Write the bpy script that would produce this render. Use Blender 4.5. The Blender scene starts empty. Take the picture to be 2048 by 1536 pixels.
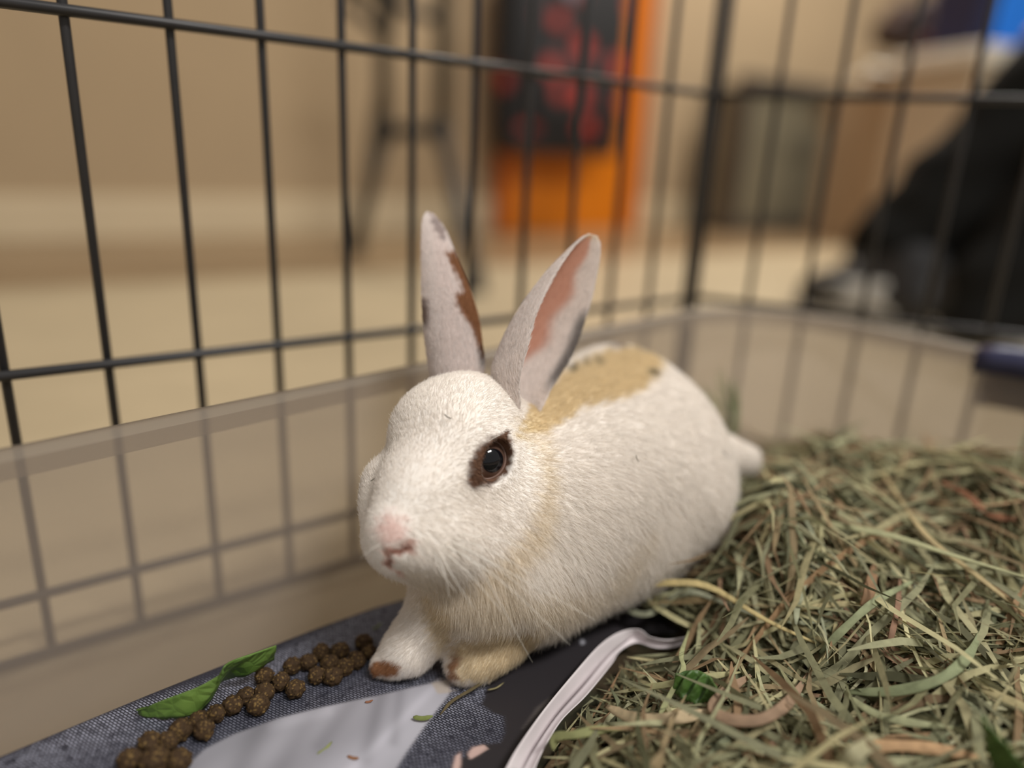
import bpy, bmesh, math, random
import numpy as np
from mathutils import Vector, Matrix

random.seed(7)
RNG = np.random.default_rng(11)
SC = bpy.context.scene
COL = SC.collection

# ------------------------------------------------------------------ camera
F, PITCH, ROLL, HC = 1453.9, 0.305947, 0.0468834, 0.234
FW = np.array([0, math.cos(PITCH), -math.sin(PITCH)])
RT = np.array([1.0, 0, 0])
UP = np.cross(RT, FW)
RT, UP = math.cos(ROLL) * RT + math.sin(ROLL) * UP, -math.sin(ROLL) * RT + math.cos(ROLL) * UP
CAM = np.array([0, 0, HC])
cd = bpy.data.cameras.new('camera')
cam = bpy.data.objects.new('camera', cd)
COL.objects.link(cam)
M = Matrix.Identity(4)
for i in range(3):
    M[i][0], M[i][1], M[i][2], M[i][3] = RT[i], UP[i], -FW[i], CAM[i]
cam.matrix_world = M
cd.sensor_width = 36
cd.lens = F / 2048 * 36
cd.clip_start = 0.01
cd.dof.use_dof = True
cd.dof.focus_distance = 0.265
cd.dof.aperture_fstop = 1.95
SC.camera = cam
SC.view_settings.view_transform = 'Standard'
SC.view_settings.look = 'None'
SC.view_settings.gamma = 1
SC.view_settings.exposure = 0.0
SC.cycles.use_denoising = True
SC.cycles.transparent_max_bounces = 24

# ------------------------------------------------------------------ world and lamps
w = bpy.data.worlds.new('room_light')
SC.world = w
w.use_nodes = True
w.node_tree.nodes['Background'].inputs[0].default_value = (1.0, 0.96, 0.91, 1)
w.node_tree.nodes['Background'].inputs[1].default_value = 0.42


def area_lamp(name, loc, target, size, power, col):
    l = bpy.data.lights.new(name, 'AREA')
    l.shape = 'RECTANGLE'
    l.size, l.size_y = size
    l.energy = power
    l.color = col
    o = bpy.data.objects.new(name, l)
    COL.objects.link(o)
    o.location = loc
    o.rotation_euler = (Vector(target) - Vector(loc)).to_track_quat('-Z', 'Y').to_euler()
    return o


area_lamp('ceiling_lamp', (1.05, -0.70, 2.2), (0.6, -0.2, 0), (0.9, 0.35), 57, (1.0, 0.965, 0.92))
area_lamp('far_wall_fill', (1.1, 2.3, 2.2), (1.1, 2.35, 0), (0.9, 0.3), 46, (1.0, 0.95, 0.87))  # added fill light, brightens the right part of the far wall


# ------------------------------------------------------------------ helpers
def ray(x, y):
    return FW + RT * ((x - 1024) / F) - UP * ((y - 768) / F)


def at(x, y, Z):
    return CAM + ray(x, y) * Z


def onz(x, y, z):
    d = ray(x, y)
    return CAM + d * ((z - HC) / d[2])


def pj(P):
    v = np.asarray(P) - CAM
    z = v @ FW
    return np.stack([1024 + F * (v @ RT) / z, 768 - F * (v @ UP) / z], -1)


def lin(r, g, b):
    f = lambda c: (c / 255 / 12.92) if c / 255 <= 0.04045 else ((c / 255 + 0.055) / 1.055) ** 2.4
    return (f(r), f(g), f(b))


def tag(o, label=None, cat=None, group=None, kind=None):
    if label:
        o['label'] = label
    if cat:
        o['category'] = cat
    if group:
        o['group'] = group
    if kind:
        o['kind'] = kind
    return o


def mesh_obj(name, V, Fc, mat=None, parent=None, smooth=True, col=None, colname='col'):
    me = bpy.data.meshes.new(name)
    V = np.asarray(V, dtype=np.float32)
    if isinstance(Fc, np.ndarray) and Fc.ndim == 2:
        n, k = Fc.shape
        me.vertices.add(len(V))
        me.vertices.foreach_set('co', V.ravel())
        me.loops.add(n * k)
        me.loops.foreach_set('vertex_index', Fc.astype(np.int32).ravel())
        me.polygons.add(n)
        me.polygons.foreach_set('loop_start', np.arange(0, n * k, k, dtype=np.int32))
        me.update(calc_edges=True)
    else:
        me.from_pydata([tuple(map(float, v)) for v in V], [], [tuple(f) for f in Fc])
        me.update()
    if smooth:
        me.polygons.foreach_set('use_smooth', np.ones(len(me.polygons), dtype=bool))
    if col is not None:
        a = me.color_attributes.new(colname, 'FLOAT_COLOR', 'POINT')
        c = np.ones((len(V), 4), dtype=np.float32)
        c[:, :3] = col
        a.data.foreach_set('color', c.ravel())
    if mat:
        me.materials.append(mat)
    o = bpy.data.objects.new(name, me)
    COL.objects.link(o)
    if parent:
        o.parent = parent
    return o


def empty(name, loc=(0, 0, 0)):
    o = bpy.data.objects.new(name, None)
    o.empty_display_size = 0.02
    o.location = loc
    COL.objects.link(o)
    return o


def put(o, parent):
    """parent while keeping the world place (parents are only translated)"""
    o.parent = parent
    o.location = Vector(o.location) - Vector(parent.location)
    return o


class MB:
    def __init__(s):
        s.v, s.f = [], []

    def add(s, V, Fc):
        n = len(s.v)
        s.v += [tuple(map(float, p)) for p in V]
        s.f += [tuple(int(i) + n for i in f) for f in Fc]
        return s

    def box(s, c, half, ax=None, bev=0.0):
        """box with bevelled edges; ax = 3 axis vectors"""
        ax = np.eye(3) if ax is None else np.asarray(ax, float)
        bm = bmesh.new()
        bmesh.ops.create_cube(bm, size=2)
        for v in bm.verts:
            v.co = Vector((v.co.x * half[0], v.co.y * half[1], v.co.z * half[2]))
        if bev > 0:
            bmesh.ops.bevel(bm, geom=list(bm.edges), offset=bev, segments=2, affect='EDGES', profile=0.5)
        bm.verts.index_update()
        V = [np.asarray(c) + ax[0] * v.co.x + ax[1] * v.co.y + ax[2] * v.co.z for v in bm.verts]
        Fc = [[v.index for v in f.verts] for f in bm.faces]
        bm.free()
        return s.add(V, Fc)

    def tube(s, pts, r, n=8, cap=True):
        pts = np.asarray(pts, float)
        m = len(pts)
        rr = np.full(m, r) if np.isscalar(r) else np.asarray(r, float)
        T = np.gradient(pts, axis=0)
        T /= np.linalg.norm(T, axis=1)[:, None] + 1e-12
        ref = np.array([0, 0, 1.0]) if abs(T[0][2]) < 0.9 else np.array([1.0, 0, 0])
        V = []
        for i in range(m):
            a = np.cross(T[i], ref)
            a /= np.linalg.norm(a) + 1e-12
            b = np.cross(T[i], a)
            ref = -np.cross(T[i], a) if False else ref
            for k in range(n):
                t = 2 * math.pi * k / n
                V.append(pts[i] + rr[i] * (math.cos(t) * a + math.sin(t) * b))
        Fc = []
        for i in range(m - 1):
            for k in range(n):
                k2 = (k + 1) % n
                Fc.append((i * n + k, i * n + k2, (i + 1) * n + k2, (i + 1) * n + k))
        if cap:
            Fc.append(tuple(range(n))[::-1])
            Fc.append(tuple((m - 1) * n + k for k in range(n)))
        return s.add(V, Fc)

    def grid(s, G):
        G = np.asarray(G, float)
        a, b = G.shape[:2]
        V = G.reshape(-1, 3)
        Fc = [(i * b + j, i * b + j + 1, (i + 1) * b + j + 1, (i + 1) * b + j) for i in range(a - 1) for j in range(b - 1)]
        return s.add(V, Fc)

    def build(s, name, mat, parent=None, smooth=True):
        return mesh_obj(name, s.v, s.f, mat, parent, smooth)


def spline(P, n):
    """Catmull-Rom through control rows"""
    P = np.asarray(P, float)
    m = len(P)
    Q = np.vstack([2 * P[0] - P[1], P, 2 * P[-1] - P[-2]])
    t = np.linspace(0, m - 1, n)
    i = np.minimum(t.astype(int), m - 2)
    u = (t - i)[:, None]
    a, b, c, d = Q[i], Q[i + 1], Q[i + 2], Q[i + 3]
    return 0.5 * ((2 * b) + (-a + c) * u + (2 * a - 5 * b + 4 * c - d) * u ** 2 + (-a + 3 * b - 3 * c + d) * u ** 3)


def inpoly(P, poly):
    P = np.asarray(P, float)
    r = np.zeros(len(P), bool)
    n = len(poly)
    for i in range(n):
        x1, y1 = poly[i]
        x2, y2 = poly[(i + 1) % n]
        c = ((y1 > P[:, 1]) != (y2 > P[:, 1]))
        xi = (x2 - x1) * (P[:, 1] - y1) / ((y2 - y1) if y2 != y1 else 1e-9) + x1
        r ^= c & (P[:, 0] < xi)
    return r


def polydist(P, poly):
    """signed distance in pixels, negative inside"""
    P = np.asarray(P, float)
    d = np.full(len(P), 1e9)
    n = len(poly)
    for i in range(n):
        a = np.array(poly[i], float)
        b = np.array(poly[(i + 1) % n], float)
        ab = b - a
        t = np.clip(((P - a) @ ab) / (ab @ ab + 1e-9), 0, 1)
        d = np.minimum(d, np.linalg.norm(P - a - t[:, None] * ab, axis=1))
    return np.where(inpoly(P, poly), -d, d)


def sstep(a, b, x):
    t = np.clip((x - a) / (b - a), 0, 1)
    return t * t * (3 - 2 * t)


# ------------------------------------------------------------------ materials
def new_mat(name):
    m = bpy.data.materials.new(name)
    m.use_nodes = True
    nt = m.node_tree
    b = nt.nodes['Principled BSDF']
    return m, nt, b


def mat_plain(name, rgb, rough=0.6, var=0.12, scale=30, metal=0.0, bump=0.0, spec=0.5, sheen=0.0, stretch=None):
    """a flat colour broken up by noise"""
    m, nt, b = new_mat(name)
    tc = nt.nodes.new('ShaderNodeTexCoord')
    mp = nt.nodes.new('ShaderNodeMapping')
    nt.links.new(tc.outputs['Object'], mp.inputs[0])
    if stretch:
        mp.inputs['Scale'].default_value = stretch
    n = nt.nodes.new('ShaderNodeTexNoise')
    n.inputs['Scale'].default_value = scale
    n.inputs['Detail'].default_value = 5
    nt.links.new(mp.outputs[0], n.inputs['Vector'])
    r = nt.nodes.new('ShaderNodeValToRGB')
    r.color_ramp.elements[0].position = 0.3
    r.color_ramp.elements[1].position = 0.7
    r.color_ramp.elements[0].color = (*[c * (1 - var) for c in rgb], 1)
    r.color_ramp.elements[1].color = (*[min(1, c * (1 + var)) for c in rgb], 1)
    nt.links.new(n.outputs[0], r.inputs[0])
    nt.links.new(r.outputs[0], b.inputs['Base Color'])
    b.inputs['Roughness'].default_value = rough
    b.inputs['Metallic'].default_value = metal
    b.inputs['Specular IOR Level'].default_value = spec
    if sheen:
        b.inputs['Sheen Weight'].default_value = sheen
    if bump:
        bp = nt.nodes.new('ShaderNodeBump')
        bp.inputs['Strength'].default_value = bump
        bp.inputs['Distance'].default_value = 0.002
        nt.links.new(n.outputs[0], bp.inputs['Height'])
        nt.links.new(bp.outputs[0], b.inputs['Normal'])
    return m


def mat_attr(name, rough=0.7, translucent=0.0, var=0.25, scale=120, spec=0.3, attr='col'):
    m, nt, b = new_mat(name)
    a = nt.nodes.new('ShaderNodeAttribute')
    a.attribute_name = attr
    tc = nt.nodes.new('ShaderNodeTexCoord')
    n = nt.nodes.new('ShaderNodeTexNoise')
    n.inputs['Scale'].default_value = scale
    n.inputs['Detail'].default_value = 4
    nt.links.new(tc.outputs['Object'], n.inputs['Vector'])
    mr = nt.nodes.new('ShaderNodeMapRange')
    mr.inputs['From Min'].default_value = 0.3
    mr.inputs['From Max'].default_value = 0.7
    mr.inputs['To Min'].default_value = 1 - var
    mr.inputs['To Max'].default_value = 1 + var
    nt.links.new(n.outputs[0], mr.inputs[0])
    mx = nt.nodes.new('ShaderNodeVectorMath')
    mx.operation = 'SCALE'
    nt.links.new(a.outputs['Color'], mx.inputs[0])
    nt.links.new(mr.outputs[0], mx.inputs['Scale'])
    nt.links.new(mx.outputs[0], b.inputs['Base Color'])
    b.inputs['Roughness'].default_value = rough
    b.inputs['Specular IOR Level'].default_value = spec
    if translucent:
        t = nt.nodes.new('ShaderNodeBsdfTranslucent')
        nt.links.new(mx.outputs[0], t.inputs[0])
        ms = nt.nodes.new('ShaderNodeMixShader')
        ms.inputs[0].default_value = translucent
        out = nt.nodes['Material Output']
        nt.links.new(b.outputs[0], ms.inputs[1])
        nt.links.new(t.outputs[0], ms.inputs[2])
        nt.links.new(ms.outputs[0], out.inputs['Surface'])
    return m


MT = {}
MT['wall'] = mat_plain('wall_paint', lin(174, 151, 119), 0.85, 0.03, 6, bump=0.05)
MT['trim'] = mat_plain('baseboard_paint', lin(206, 187, 154), 0.5, 0.02, 8)
MT['floor'] = mat_plain('floor_vinyl', lin(146, 121, 90), 0.32, 0.14, 3.0, stretch=(1, 6, 1))
MT['mat'] = mat_plain('floor_mat', lin(186, 169, 138), 0.45, 0.10, 5.0)
MT['wire'] = mat_plain('black_wire', lin(46, 45, 46), 0.42, 0.1, 60, metal=0.2)
MT['stand'] = mat_plain('stand_metal', lin(58, 54, 49), 0.45, 0.1, 30, metal=0.3)
MT['stand_dark'] = mat_plain('stand_joint', lin(42, 39, 36), 0.5, 0.1, 30)
MT['orange'] = mat_plain('orange_wood', lin(214, 120, 12), 0.4, 0.16, 5, stretch=(14, 14, 1))
MT['orange_edge'] = mat_plain('orange_wood_edge', lin(196, 98, 16), 0.4, 0.1, 5, stretch=(14, 14, 1))
MT['black_cloth'] = mat_plain('black_cloth', lin(17, 17, 16), 0.9, 0.25, 18, bump=0.3, spec=0.2)
MT['black_rubber'] = mat_plain('black_rubber', lin(24, 23, 24), 0.6, 0.1, 40)
MT['white_rubber'] = mat_plain('white_rubber', lin(168, 164, 156), 0.6, 0.08, 40)
MT['grey_box'] = mat_plain('grey_panel', lin(122, 114, 92), 0.6, 0.08, 8)
MT['dark_frame'] = mat_plain('dark_frame', lin(74, 66, 56), 0.6, 0.1, 10)
MT['card'] = mat_plain('cardboard', lin(164, 142, 112), 0.85, 0.07, 30)
MT['card_pale'] = mat_plain('pale_box', lin(176, 160, 136), 0.7, 0.05, 12)
MT['white_cloth'] = mat_plain('white_cloth', lin(214, 208, 194), 0.8, 0.06, 12, bump=0.2)
MT['brown_leather'] = mat_plain('brown_leather', lin(62, 42, 34), 0.55, 0.25, 14, bump=0.2)
MT['rust'] = mat_plain('rust_leather', lin(120, 62, 36), 0.55, 0.2, 14)
MT['blue'] = mat_plain('blue_fabric', lin(18, 124, 236), 0.6, 0.1, 14)
MT['navy'] = mat_plain('navy_fabric', lin(24, 30, 66), 0.7, 0.1, 14)
MT['skin'] = mat_plain('skin', lin(214, 168, 138), 0.55, 0.05, 30)
MT['hair_dark'] = mat_plain('dark_hair', lin(48, 36, 28), 0.6, 0.3, 60, stretch=(6, 6, 1))
MT['grey_metal'] = mat_plain('grey_metal', lin(176, 180, 196), 0.25, 0.05, 20, metal=0.6)


# translucent milky polypropylene
def mat_plastic(name, dens, rgb, extra=0.0):
    m, nt, b = new_mat(name)
    out = nt.nodes['Material Output']
    tr = nt.nodes.new('ShaderNodeBsdfTransparent')
    tr.inputs[0].default_value = (0.97, 0.95, 0.92, 1)
    di = nt.nodes.new('ShaderNodeBsdfDiffuse')
    di.inputs[0].default_value = (*rgb, 1)
    tl = nt.nodes.new('ShaderNodeBsdfTranslucent')
    tl.inputs[0].default_value = (*rgb, 1)
    m1 = nt.nodes.new('ShaderNodeMixShader')
    m1.inputs[0].default_value = 0.55
    nt.links.new(di.outputs[0], m1.inputs[1])
    nt.links.new(tl.outputs[0], m1.inputs[2])
    nz = nt.nodes.new('ShaderNodeTexNoise')
    nz.inputs['Scale'].default_value = 9
    nz.inputs['Detail'].default_value = 6
    tc = nt.nodes.new('ShaderNodeTexCoord')
    nt.links.new(tc.outputs['Object'], nz.inputs['Vector'])
    mr = nt.nodes.new('ShaderNodeMapRange')
    mr.inputs['To Min'].default_value = dens - 0.05
    mr.inputs['To Max'].default_value = dens + 0.05
    nt.links.new(nz.outputs[0], mr.inputs[0])
    m2 = nt.nodes.new('ShaderNodeMixShader')
    nt.links.new(mr.outputs[0], m2.inputs[0])
    nt.links.new(tr.outputs[0], m2.inputs[1])
    nt.links.new(m1.outputs[0], m2.inputs[2])
    gl = nt.nodes.new('ShaderNodeBsdfGlossy')
    gl.inputs['Roughness'].default_value = 0.25
    fr = nt.nodes.new('ShaderNodeFresnel')
    fr.inputs[0].default_value = 1.4
    ml = nt.nodes.new('ShaderNodeMath')
    ml.operation = 'MULTIPLY'
    ml.inputs[1].default_value = 0.5
    nt.links.new(fr.outputs[0], ml.inputs[0])
    m3 = nt.nodes.new('ShaderNodeMixShader')
    nt.links.new(ml.outputs[0], m3.inputs[0])
    nt.links.new(m2.outputs[0], m3.inputs[1])
    nt.links.new(gl.outputs[0], m3.inputs[2])
    nt.links.new(m3.outputs[0], out.inputs['Surface'])
    return m


MT['plastic'] = mat_plastic('milky_plastic', 0.60, lin(178, 168, 160))
MT['plastic_rim'] = mat_plastic('milky_plastic_rim', 0.62, lin(178, 168, 156))
MT['latch'] = mat_plain('blue_plastic', lin(52, 54, 84), 0.4, 0.08, 20)

# ------------------------------------------------------------------ room shell
WD = np.array([0.814, 0.580, 0])          # along the far wall
WN = np.array([-0.580, 0.814, 0])         # out through the far wall
WP = np.array([-1.158, 1.63, 0])


def wall_pt(t, z, off=0.0):
    p = WP + WD * t + WN * off
    return np.array([p[0], p[1], z])


FL = -0.004
mb = MB()
mb.box((0.6, 1.5, FL - 0.01), (6, 6, 0.01))
floor = tag(mb.build('floor', MT['floor'], smooth=False), 'tan vinyl floor running up to the beige wall', kind='structure')
mb = MB()
mb.box(wall_pt(1.5, 1.2, 0.05), (5.5, 0.05, 1.25), [WD, WN, (0, 0, 1)])
tag(mb.build('wall_back', MT['wall'], smooth=False), 'plain beige painted wall behind the pen', kind='structure')
mb = MB()
mb.box(wall_pt(1.5, 0.047, -0.008), (5.5, 0.008, 0.051), [WD, WN, (0, 0, 1)], bev=0.004)
tag(mb.build('baseboard_back', MT['trim'], smooth=False), 'pale painted baseboard along the beige wall', kind='structure')
# pale mat under the pen
mdir = np.array([0.83, 0.558, 0])
mnor = np.array([0.558, -0.83, 0])
mc = np.array([-0.41, 1.36, 0]) + mdir * 0.45 + mnor * 1.2
mb = MB()
mb.box((mc[0], mc[1], -0.002), (1.9, 1.2, 0.002), [mdir, mnor, (0, 0, 1)], bev=0.0015)
tag(mb.build('floor_mat', MT['mat'], smooth=False), 'pale beige sheet of flooring spread under the wire pen', 'mat')

# ------------------------------------------------------------------ wire pen
PAZ = 0.92895
PD = np.array([math.sin(PAZ), math.cos(PAZ), 0])
PP0 = np.array([-0.2108, 0.2865, 0])
PSP = 0.0381
RAILS = (0.003, 0.0335, 0.1376, 0.2790, 0.42, 0.56)
pen = empty('wire_pen', tuple(PP0))
tag(pen, 'black wire exercise pen of folding grid panels around the plastic tub', 'pet pen')


def pen_panel(p0, d, i0, i1, rise=0.56, r=0.0020):
    """upright wires i0..i1 and the level rails of one panel"""
    panel = empty('panel', tuple(p0))
    put(panel, pen)
    c0 = Vector(p0)
    mb = MB()
    mb.tube([(0, 0, 0.0), (0, 0, rise * 0.5), (0, 0, rise)], r, 8)
    proto = None
    for i in range(i0, i1 + 1):
        q = np.asarray(p0) + d * PSP * i
        if proto is None:
            o = mb.build('upright_wire', MT['wire'])
            proto = o
        else:
            o = proto.copy()
            COL.objects.link(o)
        o.location = tuple(q)
        o.parent = panel
        o.location = Vector(q) - c0
    for z in RAILS:
        a = np.asarray(p0) + d * PSP * i0
        b = np.asarray(p0) + d * PSP * i1
        off = np.array([d[1], -d[0], 0]) * r * 1.6
        m2 = MB()
        m2.tube([a + off - c0 + np.array([0, 0, z]), (a + b) / 2 + off - c0 + np.array([0, 0, z]), b + off - c0 + np.array([0, 0, z])],
                r * 1.15 if z < 0.5 else r * 1.4, 8)
        o = m2.build('rail', MT['wire'])
        o.parent = panel
    return panel


pen_panel(tuple(PP0), PD, -5, 11)
CORN = PP0 + PD * PSP * 11.35
d2 = np.array([0.145, -0.062, 0])
d2 /= np.linalg.norm(d2)
pen_panel(tuple(CORN), d2, 0, 15)
# hinge post at the fold
mb = MB()
mb.tube([CORN * [1, 1, 0] + (-0.004, -0.002, 0), CORN + (-0.004, -0.002, 0.29), CORN + (-0.004, -0.002, 0.57)], 0.0026, 8)
o = mb.build('hinge_rod', MT['wire'])
put(o, pen)

# ------------------------------------------------------------------ plastic tub
HB, INS, BASE = 0.138, 0.006, 0.003
LD = np.array([0.701, 0.713])
FD = np.array([0.643, -0.766])
Bc = np.array([0.1695, 0.5372])
Ac = Bc - 0.62 * LD
Cc = Bc + 0.42 * FD
Dc = Ac + 0.42 * FD


def rounded(poly, r, n=10):
    out = []
    m = len(poly)
    for i in range(m):
        p, a, b = poly[i], poly[i - 1], poly[(i + 1) % m]
        u = (a - p) / np.linalg.norm(a - p)
        v = (b - p) / np.linalg.norm(b - p)
        half = math.acos(np.clip(u @ v, -1, 1)) / 2
        t = r / math.tan(half)
        bis = (u + v) / np.linalg.norm(u + v)
        c = p + bis * (r / math.sin(half))
        s, e = p + u * t, p + v * t
        a0 = math.atan2(*(s - c)[::-1])
        a1 = math.atan2(*(e - c)[::-1])
        da = (a1 - a0 + math.pi) % (2 * math.pi) - math.pi
        for k in range(n + 1):
            an = a0 + da * k / n
            out.append(c + r * np.array([math.cos(an), math.sin(an)]))
    return np.array(out)


QUAD = [Ac, Bc, Cc, Dc]
QC = sum(QUAD) / 4


def quad_inset(d):
    q = []
    m = 4
    for i in range(m):
        p, a, b = QUAD[i], QUAD[i - 1], QUAD[(i + 1) % m]
        u = (a - p) / np.linalg.norm(a - p)
        v = (b - p) / np.linalg.norm(b - p)
        sn = abs(u[0] * v[1] - u[1] * v[0])
        q.append(p + (u + v) * d / sn)
    return q


def loop_resample(L, n):
    L = np.vstack([L, L[:1]])
    s = np.concatenate([[0], np.cumsum(np.linalg.norm(np.diff(L, axis=0), axis=1))])
    t = np.linspace(0, s[-1], n, endpoint=False)
    return np.stack([np.interp(t, s, L[:, k]) for k in range(2)], 1)


def tub_ring(inset, r):
    return rounded(quad_inset(inset), r, 14)


tub = empty('storage_tub', (QC[0], QC[1], 0))
tag(tub, 'milky translucent plastic storage tub lined with paper and hay', 'storage tub')


def lathe_loops(rings, name, mat, cap=False):
    n = len(rings[0][0])
    V, Fc = [], []
    for L, z in rings:
        V += [(p[0] - QC[0], p[1] - QC[1], z) for p in L]
    for i in range(len(rings) - 1):
        for k in range(n):
            k2 = (k + 1) % n
            Fc.append((i * n + k, i * n + k2, (i + 1) * n + k2, (i + 1) * n + k))
    if cap:
        Fc.append(tuple(range(n)))
    o = mesh_obj(name, V, Fc, mat, tub)
    return o


wall_rings = []
for z, ins in ((BASE + 0.012, INS + 0.002), (0.05, 0.0042), (0.09, 0.0025), (HB - 0.012, 0.0012), (HB - 0.002, 0.0005)):
    wall_rings.append((tub_ring(ins, 0.07), z))
lathe_loops(wall_rings, 'side_wall', MT['plastic'])
bott = [(tub_ring(INS + 0.030, 0.045), BASE), (tub_ring(INS + 0.012, 0.06), BASE + 0.001), (tub_ring(INS + 0.005, 0.066), BASE + 0.005), (tub_ring(INS + 0.002, 0.07), BASE + 0.012)]
lathe_loops(bott, 'bottom', MT['plastic'], cap=True)
rim = [(tub_ring(0.0005, 0.07), HB - 0.002), (tub_ring(-0.0015, 0.072), HB), (tub_ring(-0.007, 0.077), HB), (tub_ring(-0.0085, 0.078), HB - 0.002), (tub_ring(-0.0088, 0.079), HB - 0.012)]
lathe_loops(rim, 'rim', MT['plastic_rim'])
# blue latch over the far short side
lc = Bc + FD * 0.235
FN = np.array([0.766, 0.643])
mb = MB()
G = []
for s in np.linspace(-0.075, 0.075, 17):
    e = 1 - (abs(s) / 0.075) ** 6
    row = []
    for (o_, z_) in ((-0.006, HB - 0.010), (-0.006, HB + 0.0015), (0.004, HB + 0.003), (0.0125, HB + 0.002), (0.0135, HB - 0.012), (0.0125, HB - 0.034)):
        p = lc + FD * s + FN * o_
        row.append((p[0] - QC[0], p[1] - QC[1], z_ - 0.003 * (1 - e)))
    G.append(row)
mb.grid(G)
o = mb.build('latch_handle', MT['latch'], tub)
sm = o.modifiers.new('solid', 'SOLIDIFY')
sm.thickness = 0.002

# ------------------------------------------------------------------ hay height field
ZP = 0.038


STRIP0, STRIP1 = onz(1075, 1545, 0.042), onz(1250, 1300, 0.042)
_d = (STRIP1 - STRIP0)[:2]
STRIPN = np.array([_d[1], -_d[0]]) / np.linalg.norm(_d)


def hay_h(x, y):
    x, y = np.asarray(x, float), np.asarray(y, float)
    u = (x - 0.225) * 0.75 + (y - 0.34) * 0.25
    v = (y - 0.335)
    m1 = 0.040 * np.exp(-(u / 0.115) ** 2 - (v / 0.085) ** 2)
    near = 0.005 * np.exp(-((x - 0.13) / 0.10) ** 2 - ((y - 0.2) / 0.08) ** 2)
    lump = 0.006 * np.sin(40 * x + 1) * np.sin(35 * y) + 0.004 * np.sin(90 * x + 60 * y)
    s = ((x - STRIP0[0]) * STRIPN[0] + (y - STRIP0[1]) * STRIPN[1])
    f = sstep(-0.002, 0.05, s)
    m2 = 0.031 * np.exp(-((x - 0.112) / 0.050) ** 2 - ((y - 0.298) / 0.040) ** 2)
    return 0.036 + f * (0.010 + near + lump) + m1 + m2 * f


HAY_POLY = [(1085, 1600), (1120, 1480), (1185, 1390), (1240, 1330), (1310, 1310), (1330, 1240), (1230, 1200), (1290, 1110), (1380, 1050), (1440, 985),
            (1480, 880), (1560, 800), (2400, 800), (2600, 1700), (1085, 2200)]
PAPER_ZONE = [(1060, 1620), (1078, 1510), (1118, 1448), (1170, 1396), (1224, 1334), (1256, 1304), (1330, 1306), (1384, 1290), (1330, 1232), (1205, 1205), (1200, 1195),
              (1290, 1105), (1400, 1035), (1440, 985), (1465, 930), (1480, 870), (1200, 860), (700, 1000), (-200, 1400), (-200, 1620)]
TUBIN = tub_ring(INS + 0.012, 0.06)


def in_tub(P2):
    return inpoly(P2, [tuple(p) for p in TUBIN])


# bedding mound under hay and paper
xs = np.linspace(-0.28, 0.44, 150)
ys = np.linspace(-0.2, 0.55, 150)
X, Y = np.meshgrid(xs, ys, indexing='ij')
P2 = np.stack([X.ravel(), Y.ravel()], 1)
ins = in_tub(P2)
zz = hay_h(X, Y).ravel() - 0.008
pp = pj(np.stack([P2[:, 0], P2[:, 1], np.full(len(P2), ZP)], 1))
front = (np.stack([P2[:, 0], P2[:, 1], np.full(len(P2), ZP)], 1) - CAM) @ FW > 0.03
hd = polydist(pp, HAY_POLY)
wgt = np.where(front, sstep(60, -30, hd), sstep(0.0, 0.05, P2[:, 0]))
zz = wgt * zz + (1 - wgt) * (ZP - 0.006)
keep = ins.reshape(X.shape)
idx = -np.ones(X.shape, int)
idx[keep] = np.arange(keep.sum())
V = np.stack([P2[:, 0], P2[:, 1], zz], 1)[ins]
fm = keep[:-1, :-1] & keep[1:, :-1] & keep[1:, 1:] & keep[:-1, 1:]
Fq = np.stack([idx[:-1, :-1][fm], idx[1:, :-1][fm], idx[1:, 1:][fm], idx[:-1, 1:][fm]], 1)
HAYCOL = [lin(*c) for c in ((140, 139, 108), (158, 157, 124), (122, 120, 90), (170, 164, 126), (176, 167, 128), (148, 130, 98), (138, 115, 86), (150, 122, 92), (188, 182, 142), (100, 100, 72))]
HAYW = np.array([4, 4, 4, 3, 3, 3, 2.6, 1.8, 1.5, 3])
HAYW /= HAYW.sum()
hcol = np.array(HAYCOL)
ncol = hcol[RNG.choice([2, 9, 6, 5], len(V))] * 0.22  # hay colours darkened to put shade into the gaps between blades
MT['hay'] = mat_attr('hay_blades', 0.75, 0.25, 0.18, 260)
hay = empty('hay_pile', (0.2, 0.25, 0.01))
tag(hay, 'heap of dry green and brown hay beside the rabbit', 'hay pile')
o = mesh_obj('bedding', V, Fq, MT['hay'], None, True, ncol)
put(o, hay)
o['kind'] = 'stuff'


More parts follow.
